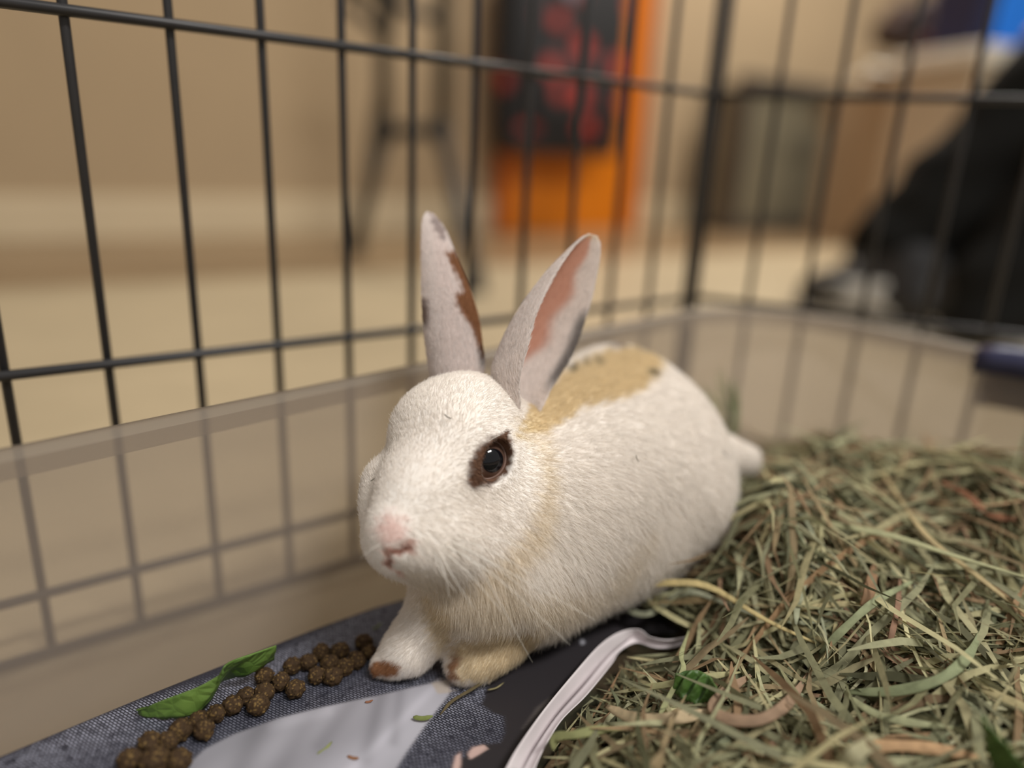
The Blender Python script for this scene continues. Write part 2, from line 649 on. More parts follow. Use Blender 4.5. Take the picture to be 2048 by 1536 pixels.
def strands(n, Lr, Wr, m, zoff, tilt, bend, region, colw, rest=False):
    """n ribbons lying on the hay; returns V, F, col"""
    cx, cy = [], []
    while len(cx) < n:
        q = np.stack([RNG.uniform(-0.27, 0.42, 4 * n), RNG.uniform(-0.2, 0.5, 4 * n)], 1)
        ok = in_tub(q)
        q = q[ok]
        P3 = np.stack([q[:, 0], q[:, 1], hay_h(q[:, 0], q[:, 1])], 1)
        z = (P3 - CAM) @ FW
        p = pj(P3)
        dd = polydist(p, HAY_POLY)
        if rest:
            ok = (z < 0.12) | (p[:, 1] > 1880) | (p[:, 0] > 2350)
        else:
            ok = (z > 0.12) & (dd < region) & (p[:, 0] < 2500) & (p[:, 1] < 2000)
        cx += list(q[ok, 0])
        cy += list(q[ok, 1])
    cx, cy = np.array(cx[:n]), np.array(cy[:n])
    L = RNG.uniform(*Lr, n) * (1 + 0.6 * (RNG.random(n) < 0.15))
    W = RNG.uniform(*Wr, n)
    a = RNG.uniform(0, 2 * math.pi, n)
    t = np.linspace(-0.5, 0.5, m)
    dx, dy = np.cos(a), np.sin(a)
    bl = RNG.normal(0, bend, n)
    s = t[None, :] * L[:, None]
    q = (t[None, :] ** 2) * (bl * L)[:, None]
    kink = RNG.normal(0, 0.10, (n, m)) * L[:, None] * 0.35
    px = cx[:, None] + dx[:, None] * s - dy[:, None] * (q + kink * 0.3)
    py = cy[:, None] + dy[:, None] * s + dx[:, None] * (q + kink * 0.3)
    h = hay_h(px, py)
    hc = hay_h(cx, cy)[:, None]
    z0 = RNG.uniform(zoff[0], zoff[1], n)[:, None]
    tl = RNG.normal(0, tilt, n)[:, None]
    pz = 0.55 * h + 0.45 * hc + z0 + tl * s + np.abs(kink) * 0.15 - (t[None, :] ** 2) * L[:, None] * RNG.uniform(0, 0.35, n)[:, None]
    pz = np.maximum(pz, 0.012)
    P = np.stack([px, py, pz], 2)
    T = np.gradient(P, axis=1)
    T /= np.linalg.norm(T, axis=2, keepdims=True)
    rollv = RNG.normal(0, 0.6, n)
    side = np.stack([-dy * np.cos(rollv), dx * np.cos(rollv), np.sin(rollv)], 1)[:, None, :]
    side = side - (side * T).sum(2, keepdims=True) * T
    side /= np.linalg.norm(side, axis=2, keepdims=True)
    prof = np.clip(1.15 - np.abs(t * 2) ** 2.5, 0.12, 1)[None, :, None]
    bad = np.zeros(n, bool) if rest else (polydist(pj(P.reshape(-1, 3)), PAPER_ZONE) < 4).reshape(n, m).any(1)
    P, T, side, W, dx = P[~bad], T[~bad], side[~bad], W[~bad], dx[~bad]
    n = len(P)
    A = P + side * W[:, None, None] * prof * 0.5
    B = P - side * W[:, None, None] * prof * 0.5
    # keep inside the tub footprint
    V = np.stack([A, B], 2).reshape(-1, 3)
    base = (np.arange(n) * m * 2)[:, None] + (np.arange(m - 1) * 2)[None, :]
    Fq = np.stack([base, base + 1, base + 3, base + 2], 2).reshape(-1, 4)
    ci = RNG.choice(len(hcol), n, p=colw)
    c = hcol[ci] * RNG.uniform(0.55, 1.35, (len(ci), 1))
    c = np.repeat(c, m * 2, axis=0)
    return V, Fq, c


parts = []
parts.append(strands(9000, (0.010, 0.040), (0.0007, 0.0026), 5, (-0.010, 0.004), 0.30, 0.25, 0, HAYW))
parts.append(strands(9000, (0.004, 0.016), (0.0005, 0.0016), 3, (-0.008, 0.003), 0.35, 0.15, 6, HAYW))
parts.append(strands(3000, (0.03, 0.085), (0.0010, 0.0034), 7, (-0.002, 0.010), 0.22, 0.30, -18, HAYW))
parts.append(strands(5500, (0.015, 0.06), (0.0008, 0.0028), 5, (-0.006, 0.008), 0.22, 0.25, 0, HAYW, True))
Vs, Fs, Cs, off = [], [], [], 0
for v, f, c in parts:
    Vs.append(v)
    Fs.append(f + off)
    Cs.append(c)
    off += len(v)
o = mesh_obj('hay_blades', np.vstack(Vs), np.vstack(Fs), MT['hay'], None, False, np.vstack(Cs))
put(o, hay)
o['kind'] = 'stuff'


def stalk(pts_world, width, rgb, name='hay_stalk', nrm=None, n=26, ripple=0.0, taper=(0.35, 1.0, 0.3)):
    """one flat blade of hay with a folded midrib"""
    P = spline(pts_world, n)
    T = np.gradient(P, axis=0)
    T /= np.linalg.norm(T, axis=1)[:, None]
    view = np.array([0, -0.55, 0.83]) if nrm is None else np.asarray(nrm, float)
    S = np.cross(T, view)
    S /= np.linalg.norm(S, axis=1)[:, None]
    N = np.cross(S, T)
    t = np.linspace(0, 1, n)
    wv = width * np.interp(t, [0, 0.12, 0.75, 1], [taper[0], taper[1], taper[1], taper[2]])
    wv = wv * (1 + ripple * np.sin(t * 17 + width * 9999))
    G = np.stack([P + S * wv[:, None] * 0.5 + N * wv[:, None] * 0.15, P - N * wv[:, None] * 0.05, P - S * wv[:, None] * 0.5 + N * wv[:, None] * 0.15], 1)
    V = G.reshape(-1, 3)
    Fq = np.array([(i * 3 + j, i * 3 + j + 1, (i + 1) * 3 + j + 1, (i + 1) * 3 + j) for i in range(n - 1) for j in range(2)])
    c = P[0].copy()
    o = mesh_obj(name, V - c, Fq, MT['hay'], None, True, np.tile(np.array(lin(*rgb)), (len(V), 1)))
    o.location = tuple(c)
    sm = o.modifiers.new('solid', 'SOLIDIFY')
    sm.thickness = max(0.00025, width * 0.15)
    return o


def px_pts(lst):
    """(x, y, lift) pixel triples: lift above the hay surface; the height is found on the hay field"""
    out = []
    for x, y, l in lst:
        z = 0.055
        for _ in range(12):
            p = onz(x, y, z)
            z = 0.5 * z + 0.5 * (float(hay_h(p[0], p[1])) + l)
        out.append(onz(x, y, z))
    return np.array(out)


def zpts(lst):
    return np.array([onz(x, y, z) for x, y, z in lst])


# the stalks that stand out, each its own thing
NAMED = [
    ('long straw-yellow hay stalk arching from the rabbit chest over the hay', [(1128, 1258, .041), (1140, 1236, .043), (1165, 1208, .047), (1200, 1188, .052), (1260, 1174, .060), (1365, 1166, .068), (1430, 1180, .068), (1530, 1240, .066), (1632, 1287, .062)], .0030, (198, 180, 128)),
    ('kinked grey-green hay blade zigzagging beside the torn paper edge', [(1190, 1192, .046), (1235, 1200, .048), (1268, 1226, .047), (1300, 1233, .048), (1340, 1203, .054), (1378, 1184, .060), (1450, 1216, .060), (1560, 1262, .060)], .0030, (160, 162, 138)),
    ('long pale green hay stalk running across the back of the heap', [(1195, 1127, .052), (1300, 1090, .062), (1380, 1060, .070), (1500, 1044, .080), (1650, 1050, .088), (1780, 1072, .090), (1900, 1110, .088), (2060, 1158, .084)], .0030, (172, 171, 132)),
    ('pale tan hay stem slanting down the crest of the heap', [(1750, 925, .098), (1790, 985, .097), (1850, 1070, .092), (1950, 1150, .088), (2060, 1236, .082)], .0026, (182, 164, 122)),
    ('straight grey-green hay blade leaning across the middle of the heap', [(1640, 1306, .066), (1690, 1256, .074), (1750, 1204, .080), (1835, 1158, .084)], .0030, (152, 158, 122)),
    ('broad curved grey-green hay leaf on the front slope', [(1690, 1385, .066), (1790, 1383, .068), (1880, 1358, .072), (1935, 1312, .076), (1962, 1258, .080)], .0036, (146, 154, 118)),
    ('curled pinkish-brown dry leaf looping on the hay', [(1500, 1352, .070), (1450, 1385, .068), (1424, 1415, .066), (1450, 1438, .066), (1510, 1442, .066), (1560, 1420, .068), (1592, 1385, .072), (1615, 1348, .074)], .0040, (160, 134, 110)),
    ('bleached tan dry leaf lying behind the paper strip', [(1215, 1415, .056), (1258, 1435, .056), (1310, 1440, .057), (1380, 1432, .060), (1425, 1420, .062)], .0042, (196, 176, 142)),
    ('pale straw stub across the dark hay in front', [(1258, 1380, .056), (1330, 1370, .060), (1410, 1355, .064), (1480, 1345, .066)], .0026, (168, 164, 122)),
    ('narrow twisted green hay blade standing beside the paper strip', [(1316, 1436, .055), (1340, 1390, .060), (1366, 1340, .066), (1362, 1310, .070), (1378, 1260, .074)], .0020, (166, 168, 124)),
    ('curved olive hay blade bending over near the paper strip', [(1106, 1500, .046), (1112, 1475, .050), (1150, 1470, .054), (1200, 1460, .056), (1255, 1458, .056)], .0030, (150, 152, 104)),
    ('long green-grey hay blade pointing down the front slope', [(1690, 1390, .066), (1740, 1424, .064), (1810, 1444, .064), (1905, 1455, .064)], .0030, (158, 160, 124)),
    ('rust brown dried stem on the crest of the heap', [(1880, 965, .092), (1930, 990, .092), (1980, 1030, .090), (2040, 1040, .088)], .0040, (140, 96, 70)),
    ('dry brown upright leaf in the middle of the heap', [(1728, 1220, .070), (1738, 1180, .076), (1748, 1130, .084)], .0045, (156, 124, 94)),
    ('brown stem crossing the dark hollow of the heap', [(1775, 1300, .070), (1785, 1260, .076), (1795, 1210, .080), (1800, 1150, .086)], .0022, (148, 116, 94)),
    ('wide pale hay blade at the front of the heap', [(1680, 1536, .060), (1720, 1500, .064), (1770, 1474, .066)], .0048, (178, 172, 138)),
    ('tan ridged hay leaf lying flat at the front', [(1710, 1498, .062), (1790, 1492, .064), (1880, 1500, .064), (1965, 1518, .062)], .0038, (184, 150, 112)),
    ('thin dark hay stem slanting up over the rabbit flank', [(1310, 1030, .072), (1345, 1008, .082), (1390, 985, .090), (1440, 968, .094)], .0012, (78, 78, 56)),
    ('thin dark curved hay stem sticking out over the rabbit rump', [(1349, 907, .108), (1385, 912, .106), (1425, 924, .102), (1470, 928, .098)], .0012, (88, 88, 56)),
    ('pinkish dry stem leaning against the rabbit belly', [(1262, 1062, .064), (1320, 1042, .070), (1370, 1022, .076), (1405, 1010, .080)], .0016, (168, 136, 110)),
    ('olive hay stalk rising from the heap beside the rump', [(1430, 880, .11), (1442, 905, .105), (1452, 940, .10), (1470, 1010, .085)], .0016, (150, 156, 112)),
]
for k, (lab, pts, wd, rgb) in enumerate(NAMED):
    if k in (0, 1, 2, 17, 18, 19, 20):
        q = zpts(pts)
        if k < 3:
            q[:, 2] = np.maximum(q[:, 2], hay_h(q[:, 0], q[:, 1]) + 0.008 * sstep(0, 3, np.arange(len(q))))
    else:
        q = px_pts([(x, y, 0.009 + 0.005 * math.sin(math.pi * i / (len(pts) - 1))) for i, (x, y, z) in enumerate(pts)])
    tag(stalk(q, wd * 0.95, rgb, ripple=0.08), lab, 'hay stalk')

# tuft of hay caught between rump and tub wall
for k in range(16):
    x_ = random.uniform(1425, 1475)
    q0 = at(x_ + random.uniform(-8, 12), random.uniform(860, 885), 0.395)
    q1 = at(x_ + random.uniform(-30, 25), random.uniform(735, 820), 0.405)
    o = stalk([q0, (q0 + q1) / 2 + np.array([0.002, 0, 0.001]), q1], random.uniform(0.0008, 0.0016), random.choice([(130, 134, 100), (150, 148, 110), (112, 114, 80)]), n=8)
    tag(o, 'upright olive hay stem in the tuft between rump and tub wall', 'hay stalk', 'tuft of hay against the tub wall')

# loose blades on top, look-alikes
kinds = [((0.03, 0.07), (0.0013, 0.0028))]
loose = []
tries = 0
while len(loose) < 150 and tries < 5000:
    tries += 1
    x, y = random.uniform(1110, 2040), random.uniform(930, 1530)
    p = px_pts([(x, y, 0.004)])[0]
    if polydist(np.array([[x, y]]), HAY_POLY)[0] > -45 or not in_tub(p[None, :2])[0]:
        continue
    a = random.uniform(0, 2 * math.pi)
    L = random.uniform(0.02, 0.062)
    b = random.gauss(0, 0.2)
    pts = []
    tl = random.gauss(0, 0.12)
    for t in np.linspace(-0.5, 0.5, 5):
        qx = p[0] + math.cos(a) * t * L - math.sin(a) * b * L * t * t * 2 + random.gauss(0, L * 0.02)
        qy = p[1] + math.sin(a) * t * L + math.cos(a) * b * L * t * t * 2 + random.gauss(0, L * 0.02)
        pts.append((qx, qy, float(hay_h(qx, qy)) * 0.6 + float(hay_h(p[0], p[1])) * 0.4 + 0.004 + tl * t * L))
    pts = np.array(pts)
    sp = pj(pts)
    if (polydist(sp, HAY_POLY) > -15).any() or (polydist(sp, PAPER_ZONE) < 8).any():
        continue
    rgb, cname = random.choice([((160, 163, 136), 'grey-green'), ((144, 148, 118), 'olive green'), ((174, 171, 138), 'pale sage'), ((180, 168, 126), 'straw yellow'), ((158, 128, 102), 'dry brown'), ((130, 134, 104), 'dull dark green'), ((190, 186, 152), 'bleached pale')])
    wd_ = random.choice((1, 1, 1.4)) * random.uniform(0.0010, 0.0028)
    o = stalk(pts, wd_, rgb, n=12)
    tag(o, f"loose {'broad' if wd_ > 0.0019 else 'narrow'} {cname} blade of hay lying on top of the heap", 'hay stalk', 'loose blades of hay on the heap')
    loose.append(o)

# ------------------------------------------------------------------ printed paper
PAPER_EDGE = [(-60, 1542), (0, 1512), (150, 1450), (300, 1388), (500, 1308), (640, 1252), (750, 1212), (840, 1186), (950, 1130), (1050, 1080)]
pe = np.array([onz(x, y, ZP)[:2] for x, y in PAPER_EDGE])
du = pe[-1] - pe[0]
Lp = np.linalg.norm(du)
du /= Lp
dv = np.array([du[1], -du[0]])   # toward the camera side
nu, nv = 330, 240
U = np.linspace(0.0, Lp, nu)
Vv = np.linspace(0.0, 0.21, nv)
edge_off = np.interp(U, ((pe - pe[0]) @ du), ((pe - pe[0]) @ dv)) - 0.004
GU, GV = np.meshgrid(U, Vv, indexing='ij')
XY = pe[0][None, None, :] + GU[..., None] * du + (GV + edge_off[:, None])[..., None] * dv
# gentle waves, rolled-down back edge
Z = ZP + 0.0009 * np.sin(GU * 60 + GV * 35) * sstep(0.02, 0.08, GV) + 0.0006 * np.sin(GV * 90 + GU * 20)
Z -= 0.008 * sstep(0.007, 0.0, GV) ** 1.5
P3 = np.stack([XY[..., 0], XY[..., 1], Z], 2).reshape(-1, 3)
pp = pj(P3)
RIGHT = [(1262, 1262), (1235, 1275), (1180, 1330), (1110, 1420), (1060, 1500), (1010, 1600), (960, 1700)]
cut = [(900, 1900)] + [(960, 1700), (1010, 1600), (1040, 1520), (1090, 1440), (1160, 1350), (1210, 1300), (1255, 1268), (1400, 1270), (1500, 1100)] + [(1300, 800), (-900, 800), (-900, 1900)]
front = (P3 - CAM) @ FW > 0.1
PAPER_IN = [tuple(p) for p in tub_ring(INS + 0.0015, 0.068)]
ok = (front & inpoly(pp, cut)) & inpoly(P3[:, :2], PAPER_IN)
navy, pale, white, black = np.array(lin(38, 39, 50)), np.array(lin(150, 152, 168)), np.array(lin(172, 171, 180)), np.array(lin(46, 43, 46))
col = np.tile(navy, (len(P3), 1))
weave = np.ones(len(P3))


def region(poly, soft=4):
    return sstep(soft, -soft, polydist(pp, poly))[:, None]


gray_poly = [(300, 1700), (378, 1530), (410, 1500), (470, 1470), (560, 1438), (640, 1418), (760, 1392), (860, 1368), (900, 1362), (900, 1392), (868, 1432), (840, 1470), (812, 1510), (790, 1545), (740, 1700)]
black_poly = [(1600, 1000), (1180, 1100), (1060, 1290), (960, 1345), (975, 1358), (968, 1395), (962, 1412), (985, 1428), (1008, 1436), (1010, 1470), (1000, 1488), (960, 1492), (935, 1508), (905, 1545), (850, 1700), (1700, 1700)]
finger_poly = [(862, 1368), (880, 1358), (905, 1358), (918, 1368), (916, 1382), (900, 1388), (875, 1390)]
g = region(gray_poly)
nz = 0.5 + 0.5 * np.sin(pp[:, 0] * 0.018 + 1.3 * np.sin(pp[:, 1] * 0.021)) * np.sin(pp[:, 1] * 0.017 + pp[:, 0] * 0.01)
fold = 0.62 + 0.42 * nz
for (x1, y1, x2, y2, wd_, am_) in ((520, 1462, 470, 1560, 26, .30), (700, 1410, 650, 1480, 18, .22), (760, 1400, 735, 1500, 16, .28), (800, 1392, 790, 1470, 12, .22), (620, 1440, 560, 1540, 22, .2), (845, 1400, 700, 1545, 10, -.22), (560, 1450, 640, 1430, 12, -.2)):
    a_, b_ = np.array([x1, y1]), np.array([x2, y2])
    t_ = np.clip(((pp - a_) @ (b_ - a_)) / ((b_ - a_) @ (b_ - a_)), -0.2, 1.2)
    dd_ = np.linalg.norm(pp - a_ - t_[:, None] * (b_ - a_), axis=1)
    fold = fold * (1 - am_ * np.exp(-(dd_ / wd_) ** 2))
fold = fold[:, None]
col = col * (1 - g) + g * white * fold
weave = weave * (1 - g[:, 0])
b = region(black_poly)
col = col * (1 - b) + b * black
weave = weave * (1 - b[:, 0])
fg = region(finger_poly, 3)
col = col * (1 - fg) + fg * np.array(lin(176, 166, 158))
# printed fingers at the bottom of the picture and a highlight line
for poly in ([(935, 1510), (945, 1497), (968, 1492), (976, 1500), (958, 1512), (940, 1522)], [(905, 1536), (910, 1515), (922, 1506), (922, 1530), (915, 1560), (905, 1560)]):
    q = region(poly, 3)
    col = col * (1 - q) + q * np.array(lin(196, 168, 160))
    weave = weave * (1 - q[:, 0])
q = region([(1046, 1460), (1075, 1418), (1102, 1398), (1100, 1404), (1078, 1428)], 6) * 0.5
col = col * (1 - q) + q * np.array(lin(120, 112, 108))
q = region([(1160, 1284), (1166, 1281), (1169, 1287), (1163, 1292)], 2)
col = col * (1 - q) + q * np.array(lin(190, 190, 200))
# light band of the denim
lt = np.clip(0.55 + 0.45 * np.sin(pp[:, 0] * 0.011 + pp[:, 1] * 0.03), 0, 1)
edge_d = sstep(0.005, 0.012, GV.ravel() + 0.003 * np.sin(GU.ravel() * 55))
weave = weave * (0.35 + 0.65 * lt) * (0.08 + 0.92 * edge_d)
idx = -np.ones(len(P3), int)
idx[ok] = np.arange(ok.sum())
I = np.arange(nu * nv).reshape(nu, nv)
q4 = np.stack([I[:-1, :-1], I[1:, :-1], I[1:, 1:], I[:-1, 1:]], -1).reshape(-1, 4)
q4 = q4[ok[q4].all(1)]
Fq = idx[q4]
C4 = np.ones((ok.sum(), 4))
m, nt, bs = new_mat('printed_paper')
at1 = nt.nodes.new('ShaderNodeAttribute')
at1.attribute_name = 'col'
at2 = nt.nodes.new('ShaderNodeAttribute')
at2.attribute_name = 'weave'
tc = nt.nodes.new('ShaderNodeTexCoord')
mp = nt.nodes.new('ShaderNodeMapping')
mp.inputs['Rotation'].default_value = (0, 0, 0.5)
nt.links.new(tc.outputs['Object'], mp.inputs[0])
ck = nt.nodes.new('ShaderNodeTexBrick')
ck.inputs['Scale'].default_value = 430
ck.inputs['Color1'].default_value = (*(pale * 1.15), 1)
ck.inputs['Color2'].default_value = (*(pale * 0.7), 1)
ck.inputs['Mortar'].default_value = (*(navy * 0.45), 1)
ck.inputs['Mortar Size'].default_value = 0.13
ck.inputs['Mortar Smooth'].default_value = 0.6
ck.inputs['Brick Width'].default_value = 0.8
ck.inputs['Row Height'].default_value = 0.4
nt.links.new(mp.outputs[0], ck.inputs['Vector'])
nzn = nt.nodes.new('ShaderNodeTexNoise')
nzn.inputs['Scale'].default_value = 420
nt.links.new(tc.outputs['Object'], nzn.inputs['Vector'])
mr = nt.nodes.new('ShaderNodeMapRange')
mr.inputs['From Min'].default_value = 0.25
mr.inputs['From Max'].default_value = 0.5
nt.links.new(nzn.outputs[0], mr.inputs[0])
ml = nt.nodes.new('ShaderNodeMath')
ml.operation = 'MULTIPLY'
nt.links.new(mr.outputs[0], ml.inputs[0])
nt.links.new(at2.outputs['Fac'], ml.inputs[1])
mx = nt.nodes.new('ShaderNodeMix')
mx.data_type = 'RGBA'
nt.links.new(ml.outputs[0], mx.inputs['Factor'])
nt.links.new(at1.outputs['Color'], mx.inputs['A'])
nt.links.new(ck.outputs['Color'], mx.inputs['B'])
nt.links.new(mx.outputs['Result'], bs.inputs['Base Color'])
bs.inputs['Roughness'].default_value = 0.5
bs.inputs['Specular IOR Level'].default_value = 0.35
MT['paper'] = m
MT['paper_margin'] = mat_plain('paper_margin', lin(214, 206, 208), 0.75, 0.04, 60)
c0 = np.array([*pe[0], ZP])
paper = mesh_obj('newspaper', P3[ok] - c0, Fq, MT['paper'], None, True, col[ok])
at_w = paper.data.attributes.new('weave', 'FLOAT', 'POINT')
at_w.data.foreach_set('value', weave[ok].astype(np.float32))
paper.location = tuple(c0)
tag(paper, 'sheet of newspaper printed with dark denim and grey cloth under the rabbit', 'newspaper')
sm = paper.modifiers.new('solid', 'SOLIDIFY')
sm.thickness = 0.0006
# curled white margin of the sheet, two leaves
L1 = [(1008, 1545, .046), (1036, 1495, .047), (1090, 1418, .048), (1150, 1345, .048), (1200, 1290, .048), (1240, 1264, .047), (1278, 1260, .046), (1300, 1275, .045), (1335, 1282, .045), (1376, 1276, .046)]
R1 = [(1040, 1548, .040), (1066, 1500, .039), (1112, 1432, .039), (1165, 1372, .039), (1210, 1320, .040), (1245, 1290, .041), (1270, 1274, .041), (1296, 1286, .041), (1334, 1288, .042), (1376, 1280, .044)]
R2 = [(1062, 1552, .044), (1085, 1500, .043), (1122, 1440, .043), (1172, 1390, .043), (1222, 1328, .042), (1240, 1300, .041), (1274, 1284, .041), (1312, 1294, .041), (1350, 1293, .042), (1376, 1281, .044)]


def ribbon(A, B, name, mat, parent, n=60, m=6, bow=0.001):
    A, B = spline(zpts(A), n), spline(zpts(B), n)
    G = np.stack([A + (B - A) * k + np.array([0, 0, bow]) * 4 * k * (1 - k) for k in np.linspace(0, 1, m)], 1)
    mb = MB()
    mb.grid(G)
    o = mb.build(name, mat)
    sm = o.modifiers.new('solid', 'SOLIDIFY')
    sm.thickness = 0.0003
    if parent:
        put(o, parent)
    return o


o = ribbon(L1, R1, 'curled_margin', MT['paper_margin'], paper)
o['label'] = 'white curled torn edge of the sheet'
ribbon(R1, R2, 'curled_margin', MT['paper_margin'], paper, bow=-0.001)

# ------------------------------------------------------------------ food pellets
PEL = [(728, 1285, 18), (738, 1304, 15), (643, 1304, 18), (680, 1302, 18), (617, 1324, 18), (584, 1332, 18), (660, 1328, 18), (713, 1320, 19), (689, 1334, 18), (633, 1351, 18),
       (666, 1353, 19), (529, 1353, 18), (562, 1363, 19), (590, 1378, 19), (529, 1384, 20), (492, 1392, 18), (516, 1410, 21), (465, 1410, 20), (432, 1427, 18), (396, 1439, 19),
       (408, 1459, 21), (361, 1460, 22), (336, 1482, 21), (299, 1486, 23), (260, 1519, 25), (310, 1521, 28), (359, 1521, 23)]
MT['pellet'] = mat_attr('pellet_crumb', 0.85, 0, 0.75, 700, spec=0.2)


def pellet_mesh(seed):
    rg = np.random.default_rng(seed)
    bm = bmesh.new()
    bmesh.ops.create_icosphere(bm, subdivisions=4, radius=1)
    V = np.array([v.co[:] for v in bm.verts])
    Fc = np.array([[v.index for v in f.verts] for f in bm.faces])
    bm.free()
    d = np.zeros(len(V))
    for k in range(26):
        n = rg.normal(size=3)
        n /= np.linalg.norm(n)
        d += rg.uniform(-0.05, 0.05) * np.sin(V @ n * rg.uniform(5, 24) + rg.uniform(0, 6))
    V = V * (1 + d[:, None] * 0.55) * np.array([1, 1, 0.9]) * rg.uniform(0.92, 1.08, 3)
    c = np.tile(np.array(lin(66, 50, 33)), (len(V), 1))
    fl = rg.random(len(V))
    c[fl > 0.90] = np.array(lin(122, 98, 58))
    c[fl < 0.12] = np.array(lin(46, 34, 22))
    return V, Fc, c


protos = []
for s in range(5):
    V, Fc, c = pellet_mesh(s + 3)
    protos.append((V, Fc, c))
pmeshes = [None] * 5
for i, (x, y, r) in enumerate(PEL):
    rr = 0.0042
    for _ in range(3):
        p = onz(x, y, ZP + rr)
        rr = r * ((p - CAM) @ FW) / F
    k = i % 5
    if pmeshes[k] is None:
        o = mesh_obj('food_pellet', protos[k][0], protos[k][1], MT['pellet'], None, True, protos[k][2])
        pmeshes[k] = o.data
    else:
        o = bpy.data.objects.new('food_pellet', pmeshes[k])
        COL.objects.link(o)
    o.location = tuple(onz(x, y, ZP + rr * 0.9))
    o.scale = (rr, rr, rr)
    o.rotation_euler = (random.uniform(-0.3, 0.3), random.uniform(-0.3, 0.3), random.uniform(0, 6.28))
    where = 'beside the rabbit paw' if i < 2 else 'in the clump between paw and mint leaf' if i < 11 else 'in the line along the mint leaf' if i < 20 else 'in the heap past the mint leaf tip'
    tag(o, f'round crumbly brown food pellet {where}', 'pellet', 'food pellets strewn along the newspaper')

# ------------------------------------------------------------------ green leaves
m, nt, bs = new_mat('mint_leaf')
tc = nt.nodes.new('ShaderNodeTexCoord')
vo = nt.nodes.new('ShaderNodeTexVoronoi')
vo.feature = 'DISTANCE_TO_EDGE'
vo.inputs['Scale'].default_value = 230
nt.links.new(tc.outputs['Object'], vo.inputs['Vector'])
nz1 = nt.nodes.new('ShaderNodeTexNoise')
nz1.inputs['Scale'].default_value = 90
nt.links.new(tc.outputs['Object'], nz1.inputs['Vector'])
rp = nt.nodes.new('ShaderNodeValToRGB')
rp.color_ramp.elements[0].position = 0.3
rp.color_ramp.elements[1].position = 0.75
rp.color_ramp.elements[0].color = (*lin(70, 100, 38), 1)
rp.color_ramp.elements[1].color = (*lin(112, 142, 66), 1)
nt.links.new(nz1.outputs[0], rp.inputs[0])
nt.links.new(rp.outputs[0], bs.inputs['Base Color'])
bp = nt.nodes.new('ShaderNodeBump')
bp.inputs['Strength'].default_value = 0.7
bp.inputs['Distance'].default_value = 0.0012
nt.links.new(vo.outputs['Distance'], bp.inputs['Height'])
nt.links.new(bp.outputs[0], bs.inputs['Normal'])
bs.inputs['Roughness'].default_value = 0.5
MT['leaf'] = m
m2_ = m.copy()
m2_.name = 'dark_leaf'
for n_ in m2_.node_tree.nodes:
    if n_.type == 'VALTORGB':
        n_.color_ramp.elements[0].color = (*lin(50, 80, 32), 1)
        n_.color_ramp.elements[1].color = (*lin(82, 112, 50), 1)
MT['leaf_dark'] = m2_


def leaf(top, bot, name, n=48, mrows=12, serr=0.0008, wave=0.0012):
    A, B = spline(zpts(top), n), spline(zpts(bot), n)
    t = np.linspace(0, 1, n)
    G = []
    for k in np.linspace(0, 1, mrows):
        row = A + (B - A) * k
        row = row + np.array([0, 0, 1]) * (wave * np.sin(t * 23 + k * 4) * k * (1 - k) * 4)[:, None]
        if k == 1:
            row = row + (B - A) / (np.linalg.norm(B - A, axis=1)[:, None] + 1e-9) * (serr * np.abs(np.sin(t * 36)))[:, None]
        G.append(row)
    G = np.stack(G, 1)
    c = G[0, 0].copy()
    mb = MB()
    mb.grid(G - c)
    o = mb.build(name, MT['leaf'] if name == 'mint_leaf' else MT['leaf_dark'])
    o.location = tuple(c)
    sm = o.modifiers.new('solid', 'SOLIDIFY')
    sm.thickness = 0.0005
    return o


lf = leaf([(272, 1421, .042), (340, 1396, .048), (398, 1374, .052), (440, 1350, .056), (450, 1334, .060), (468, 1322, .058), (520, 1304, .056), (553, 1292, .054)],
          [(278, 1430, .040), (332, 1436, .040), (384, 1430, .041), (408, 1418, .041), (424, 1398, .042), (446, 1362, .044), (500, 1348, .046), (549, 1318, .046)], 'mint_leaf')
tag(lf, 'folded green mint leaf lying behind the food pellets', 'leaf')
lf2 = leaf([(1962, 1440, .084), (1985, 1462, .082), (2020, 1500, .078), (2060, 1550, .072)],
           [(1968, 1446, .082), (1972, 1490, .074), (1990, 1540, .066), (2010, 1590, .058)], 'green_leaf', wave=0.002)
tag(lf2, 'bright green leaf standing up at the front edge of the hay', 'leaf')
lf3 = leaf([(1352, 1350, .062), (1385, 1340, .064), (1415, 1350, .064), (1432, 1375, .064)],
           [(1345, 1378, .056), (1368, 1396, .056), (1400, 1404, .056), (1428, 1396, .058)], 'green_leaf', wave=0.003)
tag(lf3, 'dark green leaf half buried in the hay near the paper strip', 'leaf')
lf4 = leaf([(1645, 1500, .056), (1665, 1492, .058), (1690, 1500, .058)], [(1640, 1530, .050), (1660, 1545, .050), (1685, 1535, .050)], 'green_leaf', n=24)
tag(lf4, 'small green leaf scrap under the wide pale hay blade', 'leaf')

